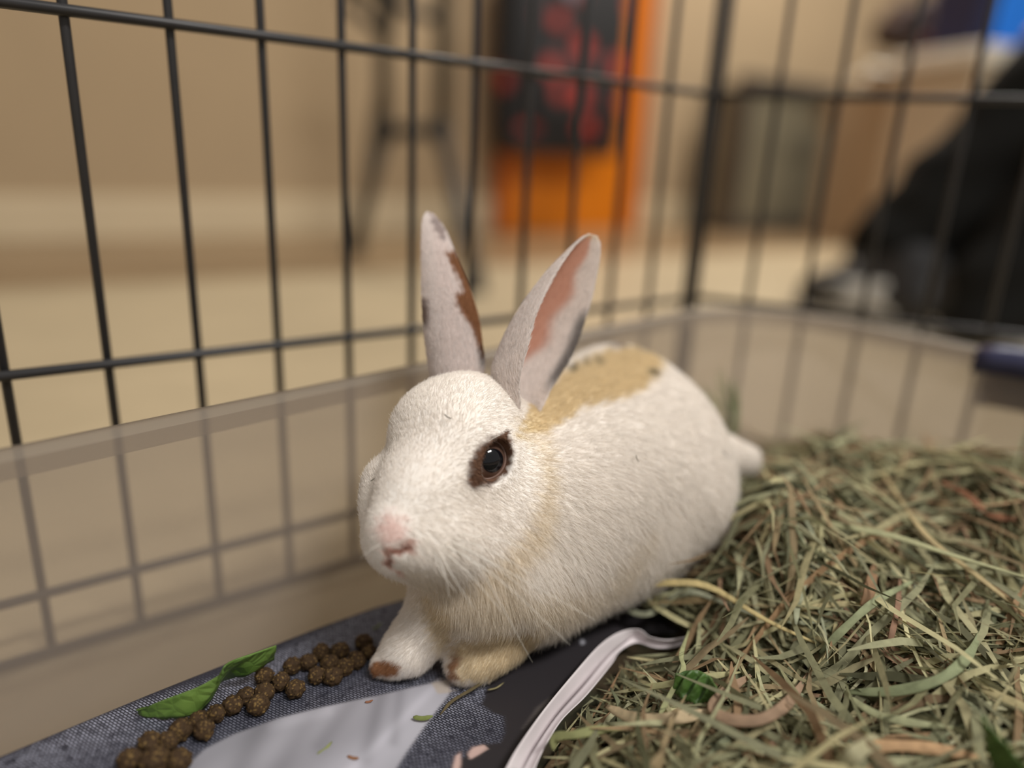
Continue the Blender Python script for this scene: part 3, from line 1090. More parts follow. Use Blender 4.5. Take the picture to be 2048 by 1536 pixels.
# ------------------------------------------------------------------ implicit surfaces
def surface_nets(val, org, h):
    """quad mesh of the zero level (negative inside)"""
    s = val < 0
    nx, ny, nz = val.shape
    c = np.zeros((nx - 1, ny - 1, nz - 1), np.int8)
    for dx in (0, 1):
        for dy in (0, 1):
            for dz in (0, 1):
                c += s[dx:nx - 1 + dx, dy:ny - 1 + dy, dz:nz - 1 + dz]
    act = (c > 0) & (c < 8)
    ii = np.argwhere(act)
    idx = -np.ones(act.shape, np.int64)
    idx[act] = np.arange(len(ii))
    acc = np.zeros((len(ii), 3))
    cnt = np.zeros(len(ii))
    corners = [np.array((a, b, d)) for a in (0, 1) for b in (0, 1) for d in (0, 1)]
    g = lambda o: val[ii[:, 0] + o[0], ii[:, 1] + o[1], ii[:, 2] + o[2]]
    cv = {tuple(o): g(o) for o in corners}
    for o in corners:
        for ax in range(3):
            if o[ax] == 0:
                e = o.copy()
                e[ax] = 1
                a, b = cv[tuple(o)], cv[tuple(e)]
                m = (a < 0) != (b < 0)
                t = np.where(m, a / (a - b + 1e-20), 0)
                p = np.tile(o.astype(float), (len(ii), 1))
                p[:, ax] = t
                acc[m] += p[m]
                cnt[m] += 1
    V = (ii + acc / cnt[:, None]) * h + org
    Fs = []
    for ax in range(3):
        b_, c_ = (ax + 1) % 3, (ax + 2) % 3
        sl0 = [slice(None)] * 3
        sl1 = [slice(None)] * 3
        sl0[ax] = slice(0, -1)
        sl1[ax] = slice(1, None)
        e = s[tuple(sl0)] != s[tuple(sl1)]
        P = np.argwhere(e)
        P = P[(P[:, b_] > 0) & (P[:, c_] > 0) & (P[:, b_] < val.shape[b_] - 1) & (P[:, c_] < val.shape[c_] - 1)]
        flip = s[tuple(P.T)]
        q = []
        for db, dc in ((0, 0), (1, 0), (1, 1), (0, 1)):
            Q = P.copy()
            Q[:, b_] -= db
            Q[:, c_] -= dc
            q.append(idx[tuple(Q.T)])
        q = np.stack(q, 1)
        q = np.where(flip[:, None], q, q[:, ::-1])
        Fs.append(q[(q >= 0).all(1)])
    return V, np.vstack(Fs)


def smin(a, b, k):
    h = np.clip(0.5 + 0.5 * (b - a) / k, 0, 1)
    return b + (a - b) * h - k * h * (1 - h)


class Field:
    def __init__(s, lo, hi, h):
        s.h = h
        s.lo = np.asarray(lo, float)
        n = np.ceil((np.asarray(hi) - s.lo) / h).astype(int) + 1
        ax = [s.lo[i] + h * np.arange(n[i]) for i in range(3)]
        s.ax = [a.astype(np.float32) for a in ax]
        s.val = np.full(tuple(n), 1.0, np.float32)

    def _box(s, lo, hi, pad):
        sl = []
        for i in range(3):
            a = int(np.clip(np.floor((lo[i] - pad - s.lo[i]) / s.h), 0, s.val.shape[i] - 1))
            b = int(np.clip(np.ceil((hi[i] + pad - s.lo[i]) / s.h) + 1, 1, s.val.shape[i]))
            sl.append(slice(a, max(a + 1, b)))
        return tuple(sl)

    def _pts(s, sl):
        return np.meshgrid(s.ax[0][sl[0]], s.ax[1][sl[1]], s.ax[2][sl[2]], indexing='ij', sparse=True)

    def cone(s, a, ra, b, rb, k=0.01, sub=False):
        a, b = np.asarray(a, float), np.asarray(b, float)
        lo = np.minimum(a - ra, b - rb)
        hi = np.maximum(a + ra, b + rb)
        sl = s._box(lo, hi, 0.03 + k)
        x, y, z = s._pts(sl)
        ba = b - a
        L2 = max(ba @ ba, 1e-12)
        t = np.clip(((x - a[0]) * ba[0] + (y - a[1]) * ba[1] + (z - a[2]) * ba[2]) / L2, 0, 1)
        d = np.sqrt((x - a[0] - t * ba[0]) ** 2 + (y - a[1] - t * ba[1]) ** 2 + (z - a[2] - t * ba[2]) ** 2) - (ra + t * (rb - ra))
        v = s.val[sl]
        s.val[sl] = -smin(-v, d, k) if sub else smin(v, d.astype(np.float32), k)

    def ball(s, c, r, k=0.01, sub=False):
        s.cone(c, r, np.asarray(c) + 1e-6, r, k, sub)

    def ell(s, c, R, axes, k=0.01, sub=False):
        c = np.asarray(c, float)
        m = max(R)
        sl = s._box(c - m, c + m, 0.03 + k)
        x, y, z = s._pts(sl)
        q = [((x - c[0]) * A[0] + (y - c[1]) * A[1] + (z - c[2]) * A[2]) for A in axes]
        k0 = np.sqrt(sum((q[i] / R[i]) ** 2 for i in range(3)))
        k1 = np.sqrt(sum((q[i] / R[i] ** 2) ** 2 for i in range(3))) + 1e-9
        d = k0 * (k0 - 1) / k1
        v = s.val[sl]
        s.val[sl] = -smin(-v, d, k) if sub else smin(v, d.astype(np.float32), k)

    def union(s, other, k):
        s.val = smin(s.val, other.val, k)

    def mesh(s):
        return surface_nets(s.val, s.lo, s.h)


def vnormals(V, Fq):
    a, b, c, d = (V[Fq[:, i]] for i in range(4))
    n = np.cross(c - a, d - b)
    N = np.zeros_like(V)
    for i in range(4):
        np.add.at(N, Fq[:, i], n)
    return N / (np.linalg.norm(N, axis=1)[:, None] + 1e-12)


# ------------------------------------------------------------------ the rabbit
def S(x, y, Z, r):
    return at(x, y, Z), r * Z / F


LO, HI = (-0.085, 0.195, 0.026), (0.135, 0.420, 0.175)
HV = 0.00125
body = Field(LO, HI, HV)


def chain(fld, lst, k):
    q = [S(*t) for t in lst]
    if len(q) == 1:
        fld.ball(q[0][0], q[0][1], k)
    for i in range(len(q) - 1):
        fld.cone(q[i][0], q[i][1], q[i + 1][0], q[i + 1][1], k)


# trunk
chain(body, [(1245, 920, .352, 200), (1135, 965, .325, 200), (1055, 1010, .302, 172), (985, 1095, .288, 158)], 0.016)
chain(body, [(1225, 815, .362, 122), (1140, 880, .345, 130)], 0.012)
chain(body, [(1300, 985, .342, 160), (1260, 1035, .335, 138)], 0.012)      # near haunch
chain(body, [(1165, 1065, .322, 148), (1060, 1120, .302, 150)], 0.014)     # belly
chain(body, [(975, 1145, .287, 138), (948, 1165, .284, 112)], 0.012)       # chest fur
chain(body, [(1448, 912, .364, 42), (1490, 918, .366, 28)], 0.006)                                 # tail
# head
head = Field(LO, HI, HV)
chain(head, [(930, 870, .281, 126), (990, 915, .291, 122)], 0.010)
chain(head, [(868, 868, .276, 82), (900, 915, .272, 106)], 0.010)
chain(head, [(905, 905, .270, 104), (845, 990, .258, 84), (800, 1052, .2495, 60)], 0.010)
chain(head, [(985, 1025, .279, 112), (900, 1075, .265, 86)], 0.012)        # near cheek
chain(head, [(806, 1068, .251, 66)], 0.006)
chain(head, [(872, 1082, .252, 66), (905, 1085, .258, 70)], 0.008)         # near whisker pad
chain(head, [(772, 1088, .255, 40)], 0.007)                                 # far whisker pad
chain(head, [(800, 1112, .254, 34), (845, 1125, .260, 44)], 0.007)          # chin
chain(head, [(776, 962, .273, 50), (782, 1010, .269, 52), (782, 1060, .262, 46)], 0.008)           # far eye and cheek
chain(head, [(978, 912, .2680, 62)], 0.006)                                 # near eye swelling
body.union(head, 0.007)
# fore legs
chain(body, [(915, 1165, .286, 66), (868, 1240, .283, 56), (815, 1298, .2815, 45), (772, 1326, .2815, 26)], 0.006)
chain(body, [(795, 1326, .2790, 22), (756, 1336, .2795, 15)], 0.003)
chain(body, [(815, 1318, .2770, 22), (785, 1340, .2780, 13)], 0.003)
chain(body, [(1020, 1205, .290, 70), (990, 1272, .286, 58), (945, 1320, .282, 40), (922, 1335, .281, 28)], 0.006)
chain(body, [(960, 1325, .279, 26), (935, 1345, .279, 16)], 0.003)
chain(body, [(990, 1318, .2785, 26), (968, 1343, .279, 15)], 0.003)
# head axes
NOSE = at(783, 1085, .2445)
OCC = at(985, 880, .300)
HF = NOSE - OCC
HF /= np.linalg.norm(HF)
HU = np.array([0, 0, 1.0]) - HF * HF[2]
HU /= np.linalg.norm(HU)
HL = np.cross(HU, HF)      # toward the rabbit's left, the side we see
# eyes
EYE = at(969, 917, .2660)
ER = 0.0081
e_out = CAM - EYE
e_out = e_out / np.linalg.norm(e_out) * 0.75 + HL / np.linalg.norm(HL) * 0.55
e_out /= np.linalg.norm(e_out)
e_u = UP * 0.93 + RT * 0.36
e_u = e_u - e_out * (e_u @ e_out)
e_u /= np.linalg.norm(e_u)
e_r = np.cross(e_u, e_out)
body.ell(EYE + e_out * 0.0085, (0.0062, 0.0080, 0.0085), (e_r, e_u, e_out), 0.0015, sub=True)
f_out = -HL * 0.98 + FW * 0.55 + HU * 0.10
f_out /= np.linalg.norm(f_out)
FEYE = at(778, 958, .2745) + f_out * 0.0040
body.ell(FEYE + f_out * 0.0090, (0.0046, 0.0058, 0.0060), (np.cross(HU, f_out), HU, f_out), 0.0015, sub=True)
# nose: nostril slits, philtrum, mouth
NSURF = lambda x, y, Z: at(x, y, Z)


def surf_pt(fld, x, y, z0=.20, z1=.42):
    """first hit of the pixel ray on a field"""
    Zs = np.arange(z0, z1, 0.0004)
    P = CAM + ray(x, y)[None, :] * Zs[:, None]
    i = np.round((P - fld.lo) / fld.h).astype(int)
    okk = ((i >= 0) & (i < np.array(fld.val.shape))).all(1)
    v = np.ones(len(Zs))
    v[okk] = fld.val[i[okk, 0], i[okk, 1], i[okk, 2]]
    k = np.argmax(v < 0)
    return P[k] if (v < 0).any() else None


def carve(pts, r):
    q = []
    for x, y in pts:
        p = surf_pt(body, x, y)
        if p is not None:
            q.append(p)
    for i in range(len(q) - 1):
        body.cone(q[i], r[i], q[i + 1], r[i + 1], 0.0012, sub=True)


carve([(779, 1106), (797, 1100), (815, 1092), (829, 1089)], [.0006, .0011, .0012, .0007])
carve([(771, 1104), (766, 1098)], [.0006, .0005])
carve([(776, 1108), (776, 1120), (778, 1132)], [.0007, .0007, .0006])
carve([(779, 1132), (805, 1141), (840, 1146), (870, 1144)], [.0007, .0008, .0007, .0004])

BV, BF = body.mesh()
# light smoothing
for _ in range(2):
    acc = np.zeros_like(BV)
    cn = np.zeros(len(BV))
    for i in range(4):
        j = (i + 1) % 4
        np.add.at(acc, BF[:, i], BV[BF[:, j]])
        np.add.at(cn, BF[:, i], 1)
        np.add.at(acc, BF[:, j], BV[BF[:, i]])
        np.add.at(cn, BF[:, j], 1)
    BV = BV * 0.6 + 0.4 * acc / np.maximum(cn, 1)[:, None]
BN = vnormals(BV, BF)

WHITE = np.array(lin(246, 240, 233))
CREAM = np.array(lin(226, 206, 164))
BROWN = np.array(lin(112, 84, 68))
EARBR = np.array(lin(160, 116, 84))
PINK = np.array(lin(226, 178, 168))
EARPK = np.array(lin(220, 172, 152))
DARK = np.array(lin(58, 46, 38))


def paint(P, N):
    """coat colours and painted shadow tones: patches are pixel outlines carried onto the near side of the coat"""
    px = pj(P)
    facing = ((CAM - P) * N).sum(1) / np.linalg.norm(CAM - P, axis=1)
    vis = sstep(-0.25, 0.05, facing)
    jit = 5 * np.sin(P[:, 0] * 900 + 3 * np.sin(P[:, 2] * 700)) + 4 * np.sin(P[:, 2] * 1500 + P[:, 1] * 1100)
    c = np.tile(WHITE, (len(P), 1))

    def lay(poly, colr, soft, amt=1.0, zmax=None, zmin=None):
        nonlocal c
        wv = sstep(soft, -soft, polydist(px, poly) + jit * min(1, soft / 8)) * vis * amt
        if zmin is not None:
            dep = (P - CAM) @ FW
            wv = wv * (dep > zmin)
        if zmax is not None:
            dep = (P - CAM) @ FW
            wv = wv * (dep < zmax)
        c = c * (1 - wv[:, None]) + wv[:, None] * colr
    lay([(1040, 870), (1095, 862), (1130, 842), (1165, 815), (1235, 800), (1285, 778), (1322, 742), (1312, 715), (1290, 698), (1262, 692), (1200, 706), (1130, 738), (1105, 770), (1060, 800)], CREAM, 7, 0.9)  # back patch: cream puts a shadow tone on the white coat
    lay([(1040, 840), (1085, 860), (1104, 900), (1112, 960), (1108, 1030), (1090, 1090), (1030, 1150), (960, 1190), (940, 1170), (1010, 1110), (1062, 1050), (1085, 970), (1075, 900), (1030, 870)], CREAM, 20, 0.36)  # neck band: cream paints shade along the crease behind the cheek
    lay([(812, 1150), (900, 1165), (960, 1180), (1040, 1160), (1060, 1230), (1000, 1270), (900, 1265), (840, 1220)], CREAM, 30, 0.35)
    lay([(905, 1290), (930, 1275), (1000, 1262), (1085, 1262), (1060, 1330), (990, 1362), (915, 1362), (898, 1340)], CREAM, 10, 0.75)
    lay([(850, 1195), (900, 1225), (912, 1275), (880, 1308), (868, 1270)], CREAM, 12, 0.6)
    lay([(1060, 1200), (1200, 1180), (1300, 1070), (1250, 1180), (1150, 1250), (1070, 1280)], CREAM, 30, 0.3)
    # toes
    lay([(728, 1352), (738, 1330), (765, 1322), (795, 1328), (806, 1340), (775, 1356)], EARBR, 4)
    lay([(898, 1345), (902, 1318), (914, 1302), (922, 1318), (914, 1342), (918, 1362), (900, 1364)], EARBR, 5, 0.9)
    # eye surround
    lay([(930, 964), (937, 930), (950, 902), (970, 882), (998, 866), (1018, 864), (1025, 890), (1022, 922), (1012, 948), (992, 966), (958, 974), (942, 974)], BROWN, 4)
    fw_ = sstep(0.0082, 0.0068, np.linalg.norm(P - FEYE - f_out * 0.0065, axis=1) + jit * 0.0001)[:, None]
    c = c * (1 - fw_) + fw_ * BROWN
    # nose
    lay([(752, 1060), (765, 1036), (788, 1030), (806, 1044), (812, 1074), (800, 1092), (780, 1098), (762, 1086)], PINK, 22, 0.55, zmax=.256)
    lay([(768, 1098), (790, 1098), (820, 1084), (836, 1085), (828, 1098), (800, 1110), (786, 1116), (784, 1136), (800, 1146), (770, 1134), (768, 1110)], np.array(lin(214, 166, 150)), 6, 0.8, zmax=.256)
    lay([(776, 1107), (797, 1097), (815, 1089), (830, 1086), (828, 1094), (805, 1106), (784, 1112), (781, 1130), (774, 1130)], np.array(lin(140, 92, 76)), 3, 0.8, zmax=.256)
    # dark hairs on the back
    for x, y, r, a in ((1232, 690, 15, .75), (1290, 688, 26, .35), (1140, 738, 10, .6), (1196, 724, 8, .5), (1302, 746, 10, .6), (1170, 726, 8, .4)):
        lay([(x + r * math.cos(t), y + r * 0.7 * math.sin(t)) for t in np.linspace(0, 6.28, 9)[:-1]], DARK if r < 14 else BROWN, 6, a)
    return c


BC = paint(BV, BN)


# ears: cupped blades, one outer and one inner skin
def make_ear(rows, zs, curl, alpha, mir, cfun, n=72, mcols=33, thick=0.0011):
    """rows: left and right outline points; each cross-section is an arc opening at angle alpha"""
    R_ = spline(np.array(rows, float), n)
    t = np.linspace(0, 1, n)
    Z = np.interp(t, *zs)
    CU = np.interp(t, *curl)
    AL = np.interp(t, *alpha)
    u = np.linspace(-1, 1, mcols)
    V = np.zeros((2, n, mcols, 3))
    sp = np.zeros((n, 3))
    for i in range(n):
        opn = np.array([math.cos(AL[i]), -math.sin(AL[i])])      # image right, depth
        ps = u * CU[i] * mir
        x = -opn[0] * np.cos(ps) + opn[1] * np.sin(ps)
        y = -opn[1] * np.cos(ps) - opn[0] * np.sin(ps)
        flat = np.interp(t[i], [0, .3, 1], [1, .9, .55])
        lo, hi = x.min(), x.max()
        L_, Q_ = at(R_[i, 0], R_[i, 1], Z[i]), at(R_[i, 2], R_[i, 3], Z[i])
        e = Q_ - L_
        wid = np.linalg.norm(e)
        e /= wid
        sc = wid / (hi - lo)
        f = FW - e * (FW @ e)
        f /= np.linalg.norm(f)
        P = L_ + e[None] * ((x - lo) * sc)[:, None] + f[None] * (y * sc * flat)[:, None]
        nrm = -(e[None] * x[:, None] + f[None] * (y / flat)[:, None])
        nrm /= np.linalg.norm(nrm, axis=1)[:, None]
        th = np.minimum(thick * np.clip(1.25 - np.abs(u) ** 4, 0.25, 1) * (1.0 + 0.5 * (1 - t[i])), sc * 0.4)
        V[0, i] = P
        V[1, i] = P + nrm * th[:, None]
        sp[i] = P.mean(0)
    col = np.zeros((2, n, mcols, 3))
    for side in (0, 1):
        col[side] = cfun(t[:, None], u[None, :], side)
    return V, col, sp


def stitch(V, col):
    _, n, m, _ = V.shape
    VV = V.reshape(-1, 3)
    I = np.arange(2 * n * m).reshape(2, n, m)
    q = []
    a = I[0]
    q.append(np.stack([a[:-1, :-1], a[:-1, 1:], a[1:, 1:], a[1:, :-1]], -1).reshape(-1, 4))
    a = I[1]
    q.append(np.stack([a[:-1, :-1], a[1:, :-1], a[1:, 1:], a[:-1, 1:]], -1).reshape(-1, 4))
    for j in (0, m - 1):
        q.append(np.stack([I[0, :-1, j], I[0, 1:, j], I[1, 1:, j], I[1, :-1, j]], -1) if j == 0 else np.stack([I[0, :-1, j], I[1, :-1, j], I[1, 1:, j], I[0, 1:, j]], -1))
    q.append(np.stack([I[0, -1, :-1], I[0, -1, 1:], I[1, -1, 1:], I[1, -1, :-1]], -1))
    q = np.vstack(q)
    N_ = vnormals(VV, q).reshape(V.shape)
    if ((V[1] - V[0]) * N_[1]).sum() < 0:
        q = q[:, ::-1]
    return VV, q, col.reshape(-1, 3)


def mixc(base, colr, wv):
    wv = np.clip(wv, 0, 1)[..., None]
    return base * (1 - wv) + wv * colr


def near_ear_col(t, u, side):
    t, u = np.broadcast_arrays(t, u)
    c = np.tile(np.array(lin(244, 236, 231)), (*t.shape, 1))
    if side == 1:
        wob = 0.05 * np.sin(t * 30)
        mid = 0.0
        wdt = np.interp(t, [0, 0.2, 0.35, 0.6, 0.85, 0.95, 1], [0.12, 0.26, 0.50, 0.60, 0.50, 0.3, 0.0])
        c = mixc(c, EARPK, sstep(wdt + 0.12, wdt - 0.12, np.abs(u - mid) + wob))
    dk = sstep(0.80, 0.97, u) * sstep(0.16, 0.26, t) * sstep(0.55, 0.45, t)
    c = mixc(c, DARK, dk * 0.75)
    c = mixc(c, CREAM, sstep(0.88, 0.98, t) * 0.4)
    return c


def far_ear_col(t, u, side):
    t, u = np.broadcast_arrays(t, u)
    c = np.tile(np.array(lin(244, 236, 232)), (*t.shape, 1))
    if side == 1:
        c = mixc(c, EARPK, sstep(0.6, 0.35, np.abs(u)))
        return c
    return c


near_rows = [(1015, 862, 1062, 860), (992, 795, 1086, 815), (984, 742, 1112, 766), (1000, 690, 1150, 706), (1028, 635, 1172, 650), (1060, 586, 1187, 600), (1095, 541, 1198, 550),
             (1130, 505, 1204, 508), (1160, 477, 1203, 486), (1178, 467, 1196, 471)]
V1, C1, near_sp = make_ear(near_rows, ([0, .12, .3, .7, 1], [.2805, .2815, .285, .289, .293]), ([0, .2, .45, .75, 1], [2.3, 2.0, 1.55, 1.3, 1.0]), ([0, .3, .7, 1], [.6, .58, .62, .8]), -1, near_ear_col)
far_rows = [(880, 810, 958, 800), (864, 765, 968, 735), (853, 690, 964, 690), (848, 620, 955, 630), (846, 545, 938, 575), (845, 480, 912, 510), (847, 440, 890, 458), (854, 424, 868, 428)]
V2, C2, far_sp = make_ear(far_rows, ([0, .3, .7, 1], [.293, .296, .302, .307]), ([0, .2, .45, .75, 1], [2.2, 1.9, 1.45, 1.2, 1.0]), ([0, 1], [math.pi + 1.05, math.pi + 1.05]), 1, far_ear_col)
# markings on the back of the far ear
q_ = V2[0].reshape(-1, 3)
pq = pj(q_)
cq = C2[0].reshape(-1, 3)
jq = 3 * np.sin(q_[:, 2] * 2100) + 2 * np.sin(q_[:, 2] * 5200)
for poly, cl, am in (([(892, 508), (912, 505), (950, 560), (985, 650), (990, 735), (962, 720), (953, 690), (944, 656), (928, 640), (912, 612), (914, 590), (926, 588), (922, 566), (906, 540)], EARBR, 1.0),
                     ([(830, 600), (853, 604), (860, 630), (858, 652), (835, 655)], np.array(lin(120, 90, 74)), 0.8),
                     ([(860, 430), (876, 432), (892, 462), (888, 482), (876, 470), (866, 452)], np.array(lin(132, 112, 110)), 0.6),
                     ([(955, 700), (975, 690), (985, 745), (960, 735)], DARK, 0.6)):
    wq = sstep(5, -5, polydist(pq, poly) + jq)[:, None] * am
    cq = cq * (1 - wq) + wq * cl
C2[0] = cq.reshape(C2[0].shape)
ears = []
for Vx, Cx in ((V1, C1), (V2, C2)):
    ears.append(stitch(Vx, Cx))

# assemble the body mesh
RO = np.array([0.02, 0.30, ZP])
AV, AF, AC = [BV], [BF], [BC]
off = len(BV)
for v, f, c in ears:
    AV.append(v)
    AF.append(f + off)
    AC.append(c)
    off += len(v)
AV, AF, AC = np.vstack(AV), np.vstack(AF), np.vstack(AC)
m, nt, bs = new_mat('rabbit_coat')
a = nt.nodes.new('ShaderNodeAttribute')
a.attribute_name = 'col'
nt.links.new(a.outputs['Color'], bs.inputs['Base Color'])
bs.inputs['Roughness'].default_value = 0.9
bs.inputs['Specular IOR Level'].default_value = 0.1
bs.inputs['Subsurface Weight'].default_value = 0.0
MT['coat'] = m
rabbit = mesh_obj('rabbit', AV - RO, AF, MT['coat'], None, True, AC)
rabbit.location = tuple(RO)
me_ = MT['coat'].copy()
me_.name = 'rabbit_ear_skin'
nt_ = me_.node_tree
tl_ = nt_.nodes.new('ShaderNodeBsdfTranslucent')
mx_ = nt_.nodes.new('ShaderNodeMixShader')
mx_.inputs[0].default_value = 0.55
at_ = [n_ for n_ in nt_.nodes if n_.type == 'ATTRIBUTE'][0]
nt_.links.new(at_.outputs['Color'], tl_.inputs[0])
nt_.links.new(nt_.nodes['Principled BSDF'].outputs[0], mx_.inputs[1])
nt_.links.new(tl_.outputs[0], mx_.inputs[2])
nt_.links.new(mx_.outputs[0], nt_.nodes['Material Output'].inputs['Surface'])
rabbit.data.materials.append(me_)
mi_ = np.zeros(len(AF), np.int32)
mi_[len(BF):] = 1
rabbit.data.polygons.foreach_set('material_index', mi_)
tag(rabbit, 'small white rabbit with brown eye patch and upright ears sitting on newspaper', 'rabbit')

# ------------------------------------------------------------------ fur
GUIDE = []


def guide(p, q):
    a_, b_ = at(*p), at(*q)
    d = b_ - a_
    GUIDE.append((a_, d / np.linalg.norm(d)))


guide((785, 1060, .245), (830, 990, .255))
guide((830, 960, .252), (880, 880, .262))
guide((900, 850, .262), (930, 780, .280))
guide((870, 1070, .242), (950, 1100, .262))
guide((820, 1130, .250), (870, 1160, .265))
guide((960, 1040, .260), (1010, 1100, .280))
guide((1010, 980, .262), (1070, 1020, .285))
guide((1000, 880, .262), (1050, 900, .285))
guide((745, 1000, .265), (735, 940, .275))
guide((940, 1180, .262), (960, 1260, .272))
guide((1060, 1150, .272), (1120, 1240, .285))
guide((1080, 1000, .275), (1160, 1040, .295))
guide((1180, 1000, .285), (1260, 1040, .305))
guide((1150, 860, .300), (1260, 850, .330))
guide((1280, 800, .320), (1380, 830, .345))
guide((1350, 950, .310), (1420, 1000, .330))
guide((1250, 1100, .295), (1280, 1160, .305))
guide((860, 1260, .272), (800, 1310, .275))
guide((790, 1310, .272), (755, 1340, .276))
guide((985, 1290, .272), (940, 1340, .276))
GP = np.array([g_[0] for g_ in GUIDE])
GD = np.array([g_[1] for g_ in GUIDE])


def flow(P):
    d2 = ((P[:, None, :] - GP[None]) ** 2).sum(2) + 1e-6
    wv = d2 ** -2
    v = (wv[:, :, None] * GD[None]).sum(1)
    return v / np.linalg.norm(v, axis=1)[:, None]


def sample(V, Fq, C, n):
    a_, b_, c_, d_ = (V[Fq[:, i]] for i in range(4))
    ar = 0.5 * np.linalg.norm(np.cross(c_ - a_, d_ - b_), axis=1)
    N = vnormals(V, Fq)
    k = RNG.choice(len(Fq), n, p=ar / ar.sum())
    r, s = RNG.random((2, n, 1))
    bl = lambda A: (A[Fq[k, 0]] * (1 - r) + A[Fq[k, 1]] * r) * (1 - s) + (A[Fq[k, 3]] * (1 - r) + A[Fq[k, 2]] * r) * s
    P, NN, CC = bl(V), bl(N), bl(C)
    return P, NN / (np.linalg.norm(NN, axis=1)[:, None] + 1e-12), CC, k


LENP = [((785, 1090, .246), .0006), ((800, 1030, .247), .0016), ((860, 1085, .242), .0034), ((830, 960, .252), .0022), ((900, 850, .262), .0034), ((960, 1000, .258), .0036),
        ((985, 917, .262), .0009), ((1050, 1100, .272), .0060), ((950, 1200, .262), .0068), ((1150, 1000, .285), .0060), ((1200, 800, .315), .0052), ((1350, 900, .31), .0052),
        ((1150, 1200, .29), .0072), ((1250, 1100, .295), .0075), ((850, 1270, .272), .0042), ((770, 1335, .275), .0020), ((960, 1320, .274), .0032), ((930, 1350, .275), .0024),
        ((810, 1145, .252), .0032)]
LP = np.array([at(*p) for p, _ in LENP])
LL = np.array([l for _, l in LENP])


def fur_len(P):
    d2 = ((P[:, None, :] - LP[None]) ** 2).sum(2) + 4e-6
    wv = d2 ** -1.6
    return (wv * LL[None]).sum(1) / wv.sum(1)


def hair_object(name, P, D, N, L, C, r0, r1, mat, parent, m=5, lift=0.0, droop=0.0):
    n = len(P)
    t = np.linspace(0, 1, m)
    pts = np.zeros((n, m, 3), np.float32)
    for j in range(m):
        # starts along the normal, lies down along the flow
        dirj = D * t[j] + N * (0.55 * t[j] - 0.30 * t[j] ** 2) * 1.0
        pts[:, j] = P + dirj * L[:, None]
        pts[:, j, 2] -= droop * L * t[j] ** 2
    hc = bpy.data.hair_curves.new(name)
    hc.add_curves([m] * n)
    hc.attributes['position'].data.foreach_set('vector', pts.ravel()) if 'position' in hc.attributes else hc.points.foreach_set('position', pts.ravel())
    ra = hc.attributes.get('radius') or hc.attributes.new('radius', 'FLOAT', 'POINT')
    rad = np.tile(r0 + (r1 - r0) * t, (n, 1)).astype(np.float32)
    ra.data.foreach_set('value', rad.ravel())
    ca = hc.attributes.new('col', 'FLOAT_COLOR', 'CURVE')
    cc = np.ones((n, 4), np.float32)
    cc[:, :3] = C
    ca.data.foreach_set('color', cc.ravel())
    hc.materials.append(mat)
    o = bpy.data.objects.new(name, hc)
    COL.objects.link(o)
    o.parent = parent
    return o


m, nt, bs = new_mat('fur_strands')
a = nt.nodes.new('ShaderNodeAttribute')
a.attribute_name = 'col'
out = nt.nodes['Material Output']
df = nt.nodes.new('ShaderNodeBsdfDiffuse')
tl = nt.nodes.new('ShaderNodeBsdfTranslucent')
ms = nt.nodes.new('ShaderNodeMixShader')
ms.inputs[0].default_value = 0.35
nt.links.new(a.outputs['Color'], df.inputs[0])
nt.links.new(a.outputs['Color'], tl.inputs[0])
nt.links.new(df.outputs[0], ms.inputs[1])
nt.links.new(tl.outputs[0], ms.inputs[2])
nt.links.new(ms.outputs[0], out.inputs['Surface'])
MT['fur'] = m

NF = 300000
P, N, C, _ = sample(BV, BF, BC, NF)
ok = (np.linalg.norm(P - FEYE - f_out * 0.0065, axis=1) > 0.0056) & (np.linalg.norm(P - EYE - e_out * 0.004, axis=1) > 0.0086) & (P[:, 2] > ZP + 0.0005)
P, N, C = P[ok], N[ok], C[ok]
D = flow(P)
D = D - N * (D * N).sum(1)[:, None]
D += RNG.normal(0, 0.16, D.shape)
D /= np.linalg.norm(D, axis=1)[:, None]
L = fur_len(P) * RNG.uniform(0.45, 0.95, len(P))
C = np.clip(C * RNG.uniform(0.86, 1.06, (len(P), 1)), 0, 0.95)
dr = np.where(P[:, 2] < 0.09, 0.35, 0.1)
fur = hair_object('fur', P - RO, D, N, L, C, 0.00005, 0.000018, MT['fur'], rabbit, m=5, droop=0.15)
fur['kind'] = 'stuff'
# ear fur runs to the tips
EP, EN, ED, ECl, EL = [], [], [], [], []
for (v, f, c), sp in zip(ears, (near_sp, far_sp)):
    p, n_, c_, _ = sample(v, f, c, 24000)
    cs = sp[np.linspace(0, len(sp) - 1, 40).astype(int)]
    Tn = np.gradient(cs, axis=0)
    Tn /= np.linalg.norm(Tn, axis=1)[:, None]
    k = ((p[:, None, :] - cs[None]) ** 2).sum(2).argmin(1)
    d = Tn[k] + RNG.normal(0, 0.18, p.shape)
    pinkness = (c_[:, 0] - c_[:, 2]) / (c_[:, 0] + 1e-6)
    keepm = RNG.random(len(p)) > np.clip((pinkness - 0.18) * 2.2, 0, 0.93) * (c_[:, 0] > 0.42)
    tip = np.clip(1.3 - k / 39, 0.35, 1)
    EP.append(p[keepm]); EN.append(n_[keepm]); ED.append(d[keepm]); ECl.append(c_[keepm])
    EL.append((RNG.uniform(0.0014, 0.0032, len(p)) * tip)[keepm])
EP, EN, ED, ECl, EL = np.vstack(EP), np.vstack(EN), np.vstack(ED), np.vstack(ECl), np.concatenate(EL)
ED = ED - EN * (ED * EN).sum(1)[:, None]
ED /= np.linalg.norm(ED, axis=1)[:, None]
ECl = np.clip(ECl * RNG.uniform(0.72, 1.06, (len(EP), 1)), 0, 0.95)
